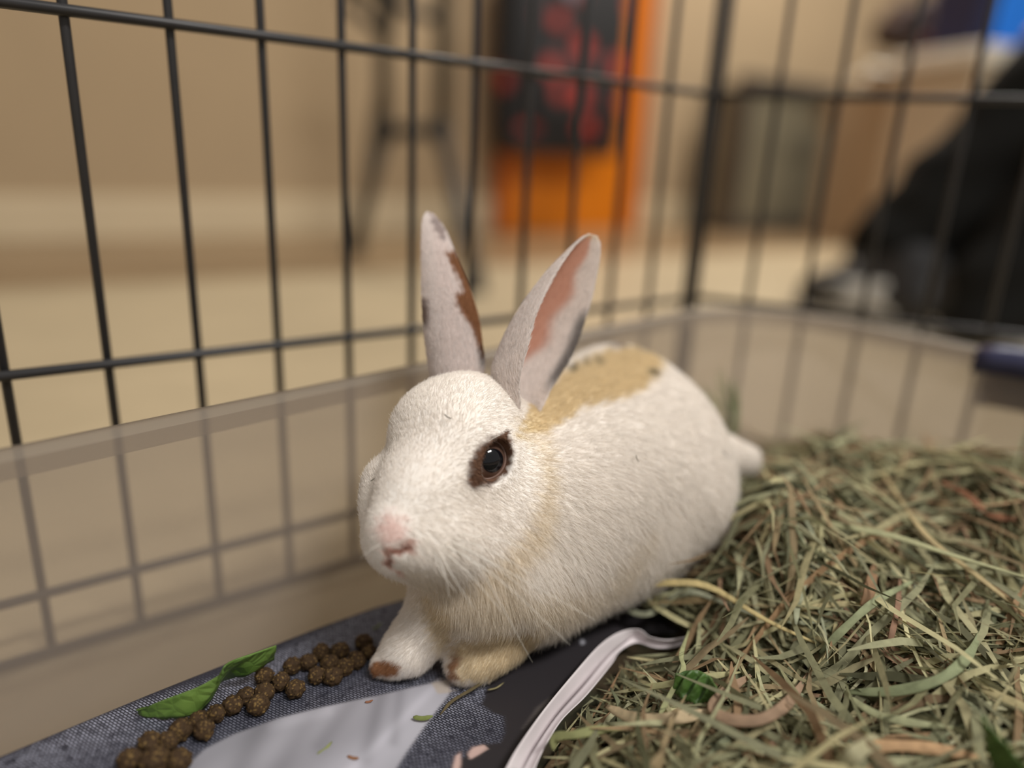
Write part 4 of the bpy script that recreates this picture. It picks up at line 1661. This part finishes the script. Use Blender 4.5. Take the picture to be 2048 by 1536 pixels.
ef = hair_object('ear_fur', EP - RO, ED, EN * 0.5, EL, ECl, 0.000065, 0.00002, MT['fur'], rabbit, m=4)
ef['kind'] = 'stuff'

# ------------------------------------------------------------------ eyes
m, nt, bs = new_mat('rabbit_eye')
tc = nt.nodes.new('ShaderNodeTexCoord')
sx = nt.nodes.new('ShaderNodeSeparateXYZ')
nt.links.new(tc.outputs['Object'], sx.inputs[0])
rp = nt.nodes.new('ShaderNodeValToRGB')
el = rp.color_ramp.elements
el[0].position, el[0].color = 0.55, (*lin(118, 90, 74), 1)
el[1].position, el[1].color = 0.86, (*lin(14, 15, 19), 1)
e2 = el.new(0.82)
e2.color = (*lin(92, 70, 60), 1)
nt.links.new(sx.outputs['Z'], rp.inputs[0])
nt.links.new(rp.outputs[0], bs.inputs['Base Color'])
bs.inputs['Roughness'].default_value = 0.12
bs.inputs['Specular IOR Level'].default_value = 0.15
bs.inputs['Coat Weight'].default_value = 0.6
bs.inputs['Coat Roughness'].default_value = 0.03
MT['eye'] = m
MT['lid'] = mat_plain('eyelid_skin', lin(118, 92, 80), 0.6, 0.15, 300)


def make_eye(c, out_, up_, r):
    bm = bmesh.new()
    bmesh.ops.create_uvsphere(bm, u_segments=40, v_segments=28, radius=1)
    V = [v.co[:] for v in bm.verts]
    Fc = [[v.index for v in f.verts] for f in bm.faces]
    bm.free()
    o = mesh_obj('eye', V, Fc, MT['eye'], rabbit)
    r_ = np.cross(up_, out_)
    Mx = Matrix.Identity(4)
    for i in range(3):
        Mx[i][0], Mx[i][1], Mx[i][2], Mx[i][3] = r_[i] * r, up_[i] * r, out_[i] * r, c[i] - RO[i]
    o.matrix_local = Mx
    return o


ec = EYE - e_out * 0.0002
eye1 = make_eye(ec, e_out, e_u, ER)
f_u = HU - f_out * (HU @ f_out)
f_u /= np.linalg.norm(f_u)
make_eye(FEYE + f_out * 0.0002, f_out, f_u, ER * 0.80)
# lid rim around the near eye
ring = []
for k in range(41):
    th = 2 * math.pi * k / 40
    a_, b_ = 0.0054 * math.cos(th), 0.0070 * math.sin(th)
    if math.cos(th) < -0.6 and math.sin(th) < 0.2:
        a_ *= 1.18
    rr = math.sqrt(max(0.0, (ER + 0.0002) ** 2 - a_ * a_ - b_ * b_))
    ring.append(ec + e_r * a_ + e_u * b_ + e_out * rr - RO)
mb = MB()
mb.tube(ring, 0.00055, 8, cap=False)
mb.build('eyelid', MT['lid'], rabbit)

# ------------------------------------------------------------------ whiskers
m, nt, bs = new_mat('whisker')
bs.inputs['Base Color'].default_value = (0.9, 0.86, 0.78, 1)
bs.inputs['Roughness'].default_value = 0.3
MT['whisker'] = m
WH = [((905, 1075), (990, 1105), (1085, 1165), -.006, 0), ((900, 1085), (985, 1130), (1075, 1200), -.010, 0), ((895, 1095), (960, 1140), (1065, 1325), -.012, .01),
      ((885, 1100), (940, 1150), (1010, 1230), -.010, 0), ((890, 1090), (1000, 1160), (1140, 1290), -.016, .005), ((880, 1105), (910, 1160), (950, 1220), -.008, 0),
      ((910, 1068), (1000, 1080), (1080, 1110), -.004, 0), ((875, 1108), (890, 1150), (900, 1200), -.006, 0), ((900, 1080), (1010, 1140), (1190, 1240), -.02, .004),
      ((868, 1100), (880, 1140), (912, 1185), -.006, 0)]
for p0, p1, p2, dz, dz2 in WH:
    a_ = surf_pt(body, *p0)
    Z0 = (a_ - CAM) @ FW
    b_, c_ = at(*p1, Z0 - 0.002), at(*p2, Z0 + dz2)
    mb = MB()
    q = spline([a_ + (a_ - b_) * 0.02, b_, c_], 14) - RO
    mb.tube(q, np.linspace(0.00016, 0.00005, 14), 4)
    mb.build('whisker', MT['whisker'], rabbit)
for (x0, y0), (x2, y2) in (((760, 1090), (720, 1120)), ((985, 868), (935, 872)), ((1000, 870), (955, 905))):
    a_ = surf_pt(body, x0, y0)
    if a_ is None:
        continue
    Z0 = (a_ - CAM) @ FW
    mb = MB()
    q = spline([a_, at((x0 + x2) / 2, (y0 + y2) / 2 - 5, Z0 - 0.003), at(x2, y2, Z0 - 0.003)], 10) - RO
    mb.tube(q, np.linspace(0.00010, 0.00003, 10), 4)
    mb.build('whisker', MT['whisker'], rabbit)

# bits of hay caught in the coat and scattered on the paper
def fragment(x0, y0, x1, y1, wd, rgb, label, z=None, fld=None, lift=0.0035):
    if fld is not None:
        A_, B_ = surf_pt(fld, x0, y0), surf_pt(fld, x1, y1)
        if A_ is None or B_ is None:
            return
        n_ = CAM - A_
        n_ /= np.linalg.norm(n_)
        A_, B_ = A_ + n_ * lift, B_ + n_ * lift
    else:
        A_, B_ = onz(x0, y0, z), onz(x1, y1, z + 0.0004)
    M_ = (A_ + B_) / 2 + np.cross(B_ - A_, CAM - A_) * 0.3
    o = stalk([A_, M_, B_], wd, rgb, 'hay_fragment', nrm=CAM - A_, n=8)
    tag(o, label, 'hay fragment')


fragment(888, 828, 905, 838, .00035, (96, 92, 84), 'tiny dark hay fragment on the rabbit forehead', fld=body)
fragment(1272, 910, 1278, 924, .0003, (110, 104, 84), 'tiny dark hay fragment on the rabbit flank', fld=body, lift=.004)
fragment(741, 962, 749, 956, .0003, (120, 116, 104), 'tiny grey hay fragment beside the far eye', fld=body, lift=.002)
fragment(1446, 903, 1464, 914, .0005, (60, 50, 40), 'short dark hay fragment on the rump edge', fld=body, lift=.004)
fragment(826, 1434, 866, 1432, .0016, (130, 140, 80), 'short green hay fragment on the grey printed cloth', z=ZP + .002)
fragment(634, 1508, 664, 1483, .0010, (150, 156, 100), 'short pale green hay fragment near the bottom of the sheet', z=ZP + .002)
fragment(975, 1380, 1008, 1365, .0006, (160, 150, 110), 'thin straw fragment beside the front paw', z=ZP + .002)
fragment(745, 1258, 762, 1246, .0007, (140, 152, 90), 'tiny green hay fragment behind the front paw', z=ZP + .002)
fragment(695, 1512, 718, 1516, .0010, (160, 116, 84), 'small brown fleck at the bottom of the sheet', z=ZP + .002)
fragment(730, 1404, 746, 1400, .0008, (160, 110, 84), 'small brown fleck on the grey printed cloth', z=ZP + .002)
tag(stalk(zpts([(880, 1430, .041), (905, 1402, .042), (950, 1375, .042), (990, 1345, .043), (1030, 1310, .044), (1060, 1290, .044)]), .0012, (104, 92, 66)), 'thin brown hay stem curving along the front paw', 'hay stalk')
tag(stalk(zpts([(1050, 1300, .042), (1120, 1280, .043), (1170, 1255, .044), (1185, 1225, .046), (1190, 1195, .050)]), .0009, (112, 84, 70)), 'thin brown stem on the dark print behind the paw', 'hay stalk')
# frayed end of the yellow stalk
for k, (x, y) in enumerate(((1120, 1252), (1128, 1258), (1136, 1260), (1141, 1252))):
    tag(stalk(zpts([(1138 + k, 1224, .044), (x, y, .0405)]), .0010, (200, 176, 110), 'straw_splinter', n=6), 'short straw-yellow splinter at the frayed stalk end', 'straw splinter', 'splinters of the frayed yellow stalk')

# ------------------------------------------------------------------ things beyond the pen
ZV = np.array([0, 0, 1.0])


def axes_of(d):
    d = np.array([d[0], d[1], 0.0])
    d /= np.linalg.norm(d)
    return [d, np.array([-d[1], d[0], 0]), ZV]


# folding stand
f1, f2 = onz(706, 508, FL), onz(955, 590, FL)
jl, jr = at(768, 262, 1.52), at(884, 262, 1.45)
stand = empty('folding_stand', tuple((f1 + f2) / 2 * [1, 1, 0] + [0, 0, FL]))
tag(stand, 'grey folding metal stand with splayed legs in front of the wall', 'stand')


def part(mb, name, mat, parent, smooth=True):
    o = mb.build(name, mat, None, smooth)
    return put(o, parent)


for a_, b_ in ((f1, jl), (f2, jr)):
    mb = MB()
    mb.tube([a_ + ZV * 0.012, (a_ + b_) / 2, b_], 0.0165, 12)
    part(mb, 'leg', MT['stand'], stand)
    mb = MB()
    mb.tube([a_, a_ + (b_ - a_) * 0.03, a_ + (b_ - a_) * 0.07], 0.018, 12)
    part(mb, 'rubber_foot', MT['stand_dark'], stand)
for b_ in (jl, jr):
    mb = MB()
    mb.tube([b_ - ZV * 0.01, b_ + ZV * 0.4, b_ + ZV * 0.85], 0.0165, 12)
    part(mb, 'upright_post', MT['stand'], stand)
mb = MB()
mb.tube([jl, (jl + jr) / 2, jr], 0.014, 12)
part(mb, 'crossbar', MT['stand_dark'], stand)
for b_ in (jl, jr):
    mb = MB()
    mb.box(b_, (0.017, 0.017, 0.022), axes_of(jr - jl), bev=0.004)
    part(mb, 'joint', MT['stand_dark'], stand)
u1 = at(690, 5, 1.52)
u2 = at(775, 75, 1.52)
u3 = at(880, 40, 1.46)
for a_, b_ in ((u1, u2), (u1 + ZV * 0.03, u3), (u2, at(800, -60, 1.5))):
    mb = MB()
    mb.tube([a_, (a_ + b_) / 2, b_], 0.011, 10)
    part(mb, 'brace', MT['stand_dark'], stand)
back = jl * 0.5 + jr * 0.5 + WN * 0.28
back[2] = FL
mb = MB()
top = (jl + jr) / 2 + ZV * 0.5
mb.tube([back, (back + top) / 2, top], 0.0115, 10)
part(mb, 'leg', MT['stand'], stand)

# orange wooden board
def wall_at(x, off):
    """floor point in front of the far wall, seen in image column x at the wall foot"""
    ts = np.linspace(0, 5, 2001)
    P_ = np.array([wall_pt(t, FL, -off) for t in ts])
    return P_[np.abs(pj(P_)[:, 0] - x).argmin()]


b0, b1 = wall_at(1006, 0.05), wall_at(1250, 0.05)
bd = axes_of(b1 - b0)
bw = np.linalg.norm(b1 - b0) / 2
bcn = (b0 + b1) / 2
board = empty('wooden_board', tuple(bcn * [1, 1, 0] + [0, 0, FL]))
tag(board, 'tall orange-stained wooden board standing against the wall', 'wooden board')
nb = 4
for k in range(nb):
    mb = MB()
    mb.box(bcn + bd[0] * (-bw + (2 * k + 1) * bw / nb) + ZV * 0.65, (bw / nb - 0.0015, 0.014, 0.65), bd, bev=0.003)
    part(mb, 'plank', MT['orange'], board, False)
for s in (-1, 1):
    mb = MB()
    mb.box(bcn + bd[0] * (bw + 0.014) * s + ZV * 0.65 - bd[1] * 0.008, (0.016, 0.024, 0.65), bd, bev=0.003)
    part(mb, 'edge_strip', MT['orange_edge'], board, False)
mb = MB()
mb.tube([bcn - bd[1] * 0.014 + ZV * 0.86, bcn - bd[1] * 0.06 + ZV * 0.86, bcn - bd[1] * 0.075 + ZV * 0.89], 0.006, 8)
part(mb, 'hook', MT['stand_dark'], board)

# black bag with red flower print hanging on the board
m, nt, bs = new_mat('rose_print')
tc = nt.nodes.new('ShaderNodeTexCoord')
vo = nt.nodes.new('ShaderNodeTexVoronoi')
vo.inputs['Scale'].default_value = 8.5
vo.inputs['Randomness'].default_value = 0.8
nt.links.new(tc.outputs['Object'], vo.inputs['Vector'])
nz1 = nt.nodes.new('ShaderNodeTexNoise')
nz1.inputs['Scale'].default_value = 40
nt.links.new(tc.outputs['Object'], nz1.inputs['Vector'])
rp = nt.nodes.new('ShaderNodeValToRGB')
rp.color_ramp.elements[0].position = 0.21
rp.color_ramp.elements[0].color = (*lin(186, 56, 44), 1)
rp.color_ramp.elements[1].position = 0.36
rp.color_ramp.elements[1].color = (*lin(26, 25, 27), 1)
nt.links.new(vo.outputs['Distance'], rp.inputs[0])
mxn = nt.nodes.new('ShaderNodeMix')
mxn.data_type = 'RGBA'
mxn.blend_type = 'MULTIPLY'
mxn.inputs['Factor'].default_value = 0.2
nt.links.new(rp.outputs[0], mxn.inputs['A'])
nt.links.new(nz1.outputs[0], mxn.inputs['B'])
nt.links.new(mxn.outputs['Result'], bs.inputs['Base Color'])
bs.inputs['Roughness'].default_value = 0.75
MT['rose'] = m
bag_c = bcn - bd[1] * 0.105 - bd[0] * 0.15
bz0 = 0.24
bag = empty('shoulder_bag', tuple(np.array([bag_c[0], bag_c[1], bz0])))
tag(bag, 'black bag printed with red flowers hanging on the orange board', 'bag')
mb = MB()
mb.box(bag_c + ZV * (bz0 + 0.27), (0.225, 0.06, 0.245), bd, bev=0.045)
part(mb, 'body', MT['rose'], bag)
mb = MB()
mb.box(bag_c + ZV * (bz0 + 0.035), (0.20, 0.062, 0.035), bd, bev=0.02)
part(mb, 'base_panel', MT['black_rubber'], bag)
mb = MB()
mb.box(bag_c + ZV * (bz0 + 0.17) - bd[1] * 0.062, (0.15, 0.014, 0.11), bd, bev=0.012)
part(mb, 'front_pocket', MT['rose'], bag)
for s in (-1, 1):
    mb = MB()
    a_ = bag_c + bd[0] * 0.12 * s + ZV * (bz0 + 0.50)
    t_ = bcn - bd[1] * 0.066 + ZV * 0.87
    mb.tube([a_, (a_ + t_) / 2 + bd[0] * 0.02 * s, t_], 0.008, 8)
    part(mb, 'strap', MT['black_rubber'], bag)
mb = MB()
bc_ = bag_c + bd[0] * -0.03 + ZV * (bz0 + 0.44) - bd[1] * 0.063
mb.tube([bc_, bc_ - bd[1] * 0.004, bc_ - bd[1] * 0.007], [0.022, 0.022, 0.015], 20)
o = part(mb, 'badge', MT['grey_metal'], bag)
o['label'] = 'round silvery badge'

# grey cabinet in a dark frame
c0_, c1_ = wall_at(1452, 0.26), wall_at(1668, 0.26)
cx_ = axes_of(c1_ - c0_)
cw = np.linalg.norm(c1_ - c0_) / 2
ccn = (c0_ + c1_) / 2
ch = 0.53
cab = empty('low_cabinet', tuple(ccn * [1, 1, 0] + [0, 0, FL]))
tag(cab, 'low grey cabinet in a dark frame beside the orange board', 'cabinet')
dpt = 0.10
mb = MB()
mb.box(ccn + cx_[1] * dpt + ZV * (ch / 2), (cw - 0.02, dpt - 0.01, ch / 2 - 0.03), cx_, bev=0.004)
part(mb, 'body', MT['grey_box'], cab, False)
for s in (-1, 1):
    mb = MB()
    mb.box(ccn + cx_[0] * s * cw * 0.49 + ZV * (ch / 2), (cw * 0.46, 0.01, ch / 2 - 0.05), cx_, bev=0.003)
    o = part(mb, 'door', MT['grey_box'], cab, False)
    mb = MB()
    mb.tube([ccn - cx_[1] * 0.012 + cx_[0] * s * 0.04 + ZV * 0.26 - ccn * 0, ccn - cx_[1] * 0.022 + cx_[0] * s * 0.04 + ZV * 0.30, ccn - cx_[1] * 0.012 + cx_[0] * s * 0.04 + ZV * 0.34], 0.005, 8)
    part(mb, 'handle', MT['dark_frame'], cab)
for s in (-1, 1):
    mb = MB()
    mb.box(ccn + cx_[0] * s * cw + ZV * (ch / 2), (0.022, 0.022, ch / 2), cx_, bev=0.003)
    part(mb, 'post', MT['dark_frame'], cab, False)
for z in (0.025, ch - 0.02):
    mb = MB()
    mb.box(ccn + ZV * z, (cw, 0.02, 0.022), cx_, bev=0.003)
    part(mb, 'frame_rail', MT['dark_frame'], cab, False)

# cardboard box, white cloth, brown bag, blue tote further right
k0 = at(1790, 300, 2.45)
k0 = np.array([k0[0] + 0.02, k0[1], FL])
kx = axes_of((0.9, 0.35))
kbox = empty('cardboard_box', tuple(k0))
tag(kbox, 'tan cardboard box standing behind the person in black', 'box')
mb = MB()
mb.box(k0 + ZV * 0.24, (0.20, 0.15, 0.24), kx, bev=0.004)
part(mb, 'carton', MT['card'], kbox, False)
for s in (-1, 1):
    mb = MB()
    G = [[k0 + kx[0] * a_ + kx[1] * (0.15 * s) + ZV * 0.48, k0 + kx[0] * a_ + kx[1] * (0.19 * s) + ZV * 0.44, k0 + kx[0] * a_ + kx[1] * (0.215 * s) + ZV * 0.38] for a_ in (-0.195, 0, 0.195)]
    mb.grid(G)
    o = part(mb, 'flap', MT['card'], kbox, False)
    sm = o.modifiers.new('solid', 'SOLIDIFY')
    sm.thickness = 0.004


def lump(name, c, R, axes, mat, n=28, seed=1, amp=0.08, flat=True):
    """creased soft heap"""
    rg = np.random.default_rng(seed)
    bm = bmesh.new()
    bmesh.ops.create_icosphere(bm, subdivisions=4, radius=1)
    V = np.array([v.co[:] for v in bm.verts])
    Fc = [[v.index for v in f.verts] for f in bm.faces]
    bm.free()
    d = np.zeros(len(V))
    for k in range(n):
        q = rg.normal(size=3)
        q /= np.linalg.norm(q)
        d += rg.uniform(-1, 1) * np.sin(V @ q * rg.uniform(2, 11) + rg.uniform(0, 6))
    V = V * (1 + amp * d[:, None] / 2.2)
    if flat:
        V[:, 2] = np.where(V[:, 2] < -0.55, -0.55 + (V[:, 2] + 0.55) * 0.1, V[:, 2])
    ax = np.asarray(axes)
    W_ = V[:, :1] * R[0] * ax[0] + V[:, 1:2] * R[1] * ax[1] + V[:, 2:] * R[2] * ax[2]
    o = mesh_obj(name, W_, Fc, mat)
    o.location = tuple(c)
    return o


cloth = lump('crumpled_cloth', k0 + ZV * 0.522 + kx[0] * -0.02, (0.19, 0.14, 0.055), kx, MT['white_cloth'], seed=5, amp=0.14)
tag(cloth, 'crumpled white cloth on top of the cardboard box', 'cloth')
bb = empty('leather_bag', tuple(k0 + ZV * 0.55))
tag(bb, 'dark brown leather bag with rust trim on the white cloth', 'bag')
o = lump('body', k0 + ZV * 0.672 + kx[0] * -0.02, (0.17, 0.10, 0.10), kx, MT['brown_leather'], seed=8, amp=0.08)
put(o, bb)
mb = MB()
mb.box(k0 + ZV * 0.61 - kx[1] * 0.10, (0.10, 0.012, 0.03), kx, bev=0.008)
part(mb, 'trim', MT['rust'], bb)
mb = MB()
th = np.linspace(0, math.pi, 15)
mb.tube([k0 + ZV * (0.72 + 0.12 * math.sin(t)) + kx[0] * (0.10 * math.cos(t) - 0.02) for t in th], 0.008, 8)
part(mb, 'handle', MT['brown_leather'], bb)

t0 = at(2018, 40, 1.9)
tx = axes_of((0.95, 0.25))
TB = 0.545
wb = np.array([t0[0] - 0.01, t0[1], FL])
wbox = empty('storage_box', tuple(wb))
tag(wbox, 'pale storage box with a lid under the blue tote bag', 'box')
mb = MB()
mb.box(wb + ZV * 0.25, (0.185, 0.14, 0.25), tx, bev=0.01)
part(mb, 'body', MT['card_pale'], wbox, False)
mb = MB()
mb.box(wb + ZV * (TB - 0.022), (0.195, 0.15, 0.022), tx, bev=0.008)
part(mb, 'lid', MT['white_cloth'], wbox, False)
tc_ = np.array([t0[0], t0[1], FL + TB + 0.001])
tote = empty('tote_bag', tuple(tc_))
tag(tote, 'bright blue tote bag with navy side panel on a pale box', 'bag')


def frustum(c, ax, w0, w1, d0, d1, z0, z1):
    V = []
    for z, w_, d_ in ((z0, w0, d0), (z1, w1, d1)):
        for sx_, sy_ in ((-1, -1), (1, -1), (1, 1), (-1, 1)):
            V.append(c + ax[0] * sx_ * w_ + ax[1] * sy_ * d_ + ZV * z)
    return V, [(3, 2, 1, 0), (4, 5, 6, 7), (0, 1, 5, 4), (1, 2, 6, 5), (2, 3, 7, 6), (3, 0, 4, 7)]


mb = MB()
mb.add(*frustum(tc_, tx, 0.12, 0.15, 0.07, 0.09, 0.0, 0.36))
o = part(mb, 'body', MT['blue'], tote, False)
mb = MB()
mb.add(*frustum(tc_ - tx[0] * 0.148, tx, 0.024, 0.030, 0.072, 0.092, 0.0, 0.36))
part(mb, 'side_panel', MT['navy'], tote, False)
for s in (-1, 1):
    mb = MB()
    mb.tube([tc_ + tx[1] * 0.08 * s + tx[0] * 0.07 * math.cos(t) + ZV * (0.34 + 0.16 * math.sin(t)) for t in th], 0.008, 8)
    part(mb, 'handle', MT['navy'], tote)

# ------------------------------------------------------------------ seated person in black
PH = 0.011
toe, heel = onz(1585, 622, FL), onz(1900, 690, FL)
ankle = at(1800, 500, 1.17)
knee = at(2150, 172, 1.02)
ankle_r = at(1985, 610, 1.02)
knee_r = at(2230, 330, 0.95)
hip = np.array([1.22, 0.72, 0.10])
hipl, hipr = hip + np.array([-0.05, 0.06, 0.02]), hip + np.array([0.07, -0.06, 0.02])
chest = hip + np.array([0.06, 0.0, 0.42])
neck = chest + np.array([-0.02, 0.02, 0.14])
headc = neck + np.array([-0.06, 0.04, 0.14])
LOp, HIp = (0.42, 0.40, -0.02), (1.52, 1.45, 0.98)
tr = Field(LOp, HIp, PH)
tr.cone(hipl, 0.10, knee, 0.092, 0.03)
tr.cone(knee, 0.092, ankle, 0.080, 0.02)
tr.cone(hipr, 0.10, knee_r, 0.085, 0.03)
tr.cone(knee_r, 0.085, ankle_r, 0.068, 0.02)
tr.cone(hip + np.array([0, 0, 0.02]), 0.115, hip + np.array([0.03, 0, 0.14]), 0.12, 0.04)
V, Fq = tr.mesh()
V[:, 2] = np.maximum(V[:, 2], FL + 0.002)
# cloth creases
Nn = vnormals(V, Fq)
cre = 0.006 * np.sin(V[:, 2] * 70 + 3 * np.sin(V[:, 0] * 23)) * np.sin(V[:, 0] * 31 + V[:, 1] * 17)
V = V + Nn * cre[:, None]
person_base = np.array([hip[0], hip[1], FL])
# body (head, neck, arms, hands, feet) as one skin surface
bd_ = Field(LOp, (1.52, 1.45, 1.05), PH * 0.8)
bd_.cone(hip + ZV * 0.04, 0.10, chest, 0.11, 0.04)
bd_.cone(chest, 0.11, neck, 0.055, 0.04)
bd_.cone(neck, 0.052, headc, 0.05, 0.02)
bd_.ell(headc + ZV * 0.02, (0.085, 0.075, 0.11), np.eye(3), 0.02)
bd_.ell(headc + np.array([-0.085, 0.02, 0.0]), (0.018, 0.012, 0.022), np.eye(3), 0.01)
for shp, elb, wri, hnd in ((chest + np.array([-0.03, 0.16, 0.09]), (hip + np.array([-0.20, 0.24, 0.32])), knee + np.array([0.06, 0.02, 0.11]), knee + np.array([0.00, 0.03, 0.105])),
                           (chest + np.array([0.05, -0.16, 0.09]), (hip + np.array([-0.12, -0.08, 0.26])), knee_r + np.array([0.06, -0.05, 0.12]), knee_r + np.array([0.0, -0.02, 0.105]))):
    bd_.cone(chest + ZV * 0.08, 0.06, shp, 0.055, 0.03)
    bd_.cone(shp, 0.05, elb, 0.040, 0.02)
    bd_.cone(elb, 0.040, wri, 0.028, 0.02)
    bd_.cone(wri, 0.028, hnd, 0.030, 0.012)
    fd = hnd - wri
    fd /= np.linalg.norm(fd)
    sd = np.cross(fd, ZV)
    sd /= np.linalg.norm(sd)
    for k in range(4):
        q0 = hnd + sd * (0.024 - 0.016 * k)
        bd_.cone(q0, 0.0105, q0 + fd * (0.055 - 0.006 * abs(k - 1.4)) - ZV * 0.03, 0.009, 0.004)
    bd_.cone(wri + sd * 0.03, 0.011, wri + sd * 0.055 + fd * 0.05 - ZV * 0.01, 0.010, 0.006)
Vb, Fb = bd_.mesh()
person = mesh_obj('person', Vb - person_base, Fb, MT['skin'], None, True)
person.location = tuple(person_base)
tag(person, 'person in black trousers and black sneakers sitting on the floor beyond the pen', 'person')
o = mesh_obj('trousers', V - person_base, Fq, MT['black_cloth'], person, True)
sh = Field(LOp, HIp, PH)
sh.cone(hip + ZV * 0.08, 0.125, chest, 0.135, 0.04)
sh.cone(chest, 0.135, neck - ZV * 0.03, 0.07, 0.04)
for shp, elb in ((chest + np.array([-0.03, 0.16, 0.09]), (hip + np.array([-0.20, 0.24, 0.32]))), (chest + np.array([0.05, -0.16, 0.09]), (hip + np.array([-0.12, -0.08, 0.26])))):
    sh.cone(chest + ZV * 0.07, 0.075, shp, 0.068, 0.03)
    sh.cone(shp, 0.066, elb, 0.054, 0.02)
V, Fq = sh.mesh()
mesh_obj('shirt', V - person_base, Fq, MT['black_cloth'], person, True)
hr = Field(headc - 0.16, headc + 0.2, 0.008)
hr.ell(headc + np.array([0.02, 0, 0.045]), (0.092, 0.086, 0.105), np.eye(3), 0.01)
hr.ell(headc + np.array([-0.085, 0.02, -0.02]), (0.06, 0.07, 0.08), np.eye(3), 0.01, sub=True)
V, Fq = hr.mesh()
mesh_obj('hair', V - person_base, Fq, MT['hair_dark'], person, True)


def sneaker(toe, heel, ank):
    f_ = Field(np.minimum(toe, heel) - 0.09, np.maximum(toe, heel) + np.array([0.09, 0.09, 0.2]), 0.006)
    d = toe - heel
    Ld = np.linalg.norm(d)
    d /= Ld
    f_.cone(heel + d * 0.045 + ZV * 0.05, 0.044, toe - d * 0.05 + ZV * 0.038, 0.040, 0.03)
    f_.cone(heel + d * 0.05 + ZV * 0.06, 0.042, ank + ZV * 0.03, 0.052, 0.03)
    f_.cone(ank, 0.05, toe - d * 0.09 + ZV * 0.05, 0.036, 0.03)
    V, Fq = f_.mesh()
    V[:, 2] = np.maximum(V[:, 2], FL + 0.018)
    up = mesh_obj('sneaker', V - person_base, Fq, MT['black_rubber'], person, True)
    # sole
    side = np.array([-d[1], d[0], 0])
    prof = [(0.0, 0.030), (0.03, 0.040), (0.10, 0.038), (0.17, 0.046), (0.23, 0.044), (0.265, 0.030), (0.28, 0.012)]
    loop = [heel + d * (s - 0.005) * (Ld / 0.275) + side * w_ for s, w_ in prof] + [heel + d * (s - 0.005) * (Ld / 0.275) - side * w_ for s, w_ in prof[::-1]]
    mb = MB()
    n = len(loop)
    Vv_ = [p * [1, 1, 0] + [0, 0, z] - person_base for z in (FL + 0.0005, FL + 0.022) for p in loop]
    mb.add(Vv_, [tuple(range(n))[::-1], tuple(range(n, 2 * n))] + [(k, (k + 1) % n, n + (k + 1) % n, n + k) for k in range(n)])
    so = mb.build('sole', MT['white_rubber'], up, False)
    # pale side panels and laces
    for sgn in (-1, 1):
        G = []
        for s in np.linspace(0.30, 0.72, 9):
            row = []
            for k in np.linspace(0, 1, 5):
                c_ = heel + d * (Ld * (s + 0.10 * (k - 0.5)))
                row.append(c_ * [1, 1, 0] + side * sgn * (0.049 - 0.012 * k) + ZV * (0.03 + 0.05 * k * (1.1 - 0.5 * s)) - person_base)
            G.append(row)
        mb = MB()
        mb.grid(G)
        pn = mb.build('side_panel', MT['white_rubber'], up)
        sm = pn.modifiers.new('solid', 'SOLIDIFY')
        sm.thickness = 0.004
    for k in range(4):
        c_ = ank + (toe - d * 0.09 + ZV * 0.05 - ank) * (0.25 + 0.18 * k) + ZV * 0.042
        mb = MB()
        mb.tube([c_ - side * 0.03 - ZV * 0.012 - person_base, c_ + ZV * 0.004 - person_base, c_ + side * 0.03 - ZV * 0.012 - person_base], 0.004, 6)
        mb.build('lace', MT['white_rubber'], up)
    return up


sneaker(toe, heel, ankle)
sneaker(ankle_r * [1, 1, 0] + [-0.12, 0.17, FL], ankle_r * [1, 1, 0] + [0.03, -0.04, FL], ankle_r + ZV * 0.01)
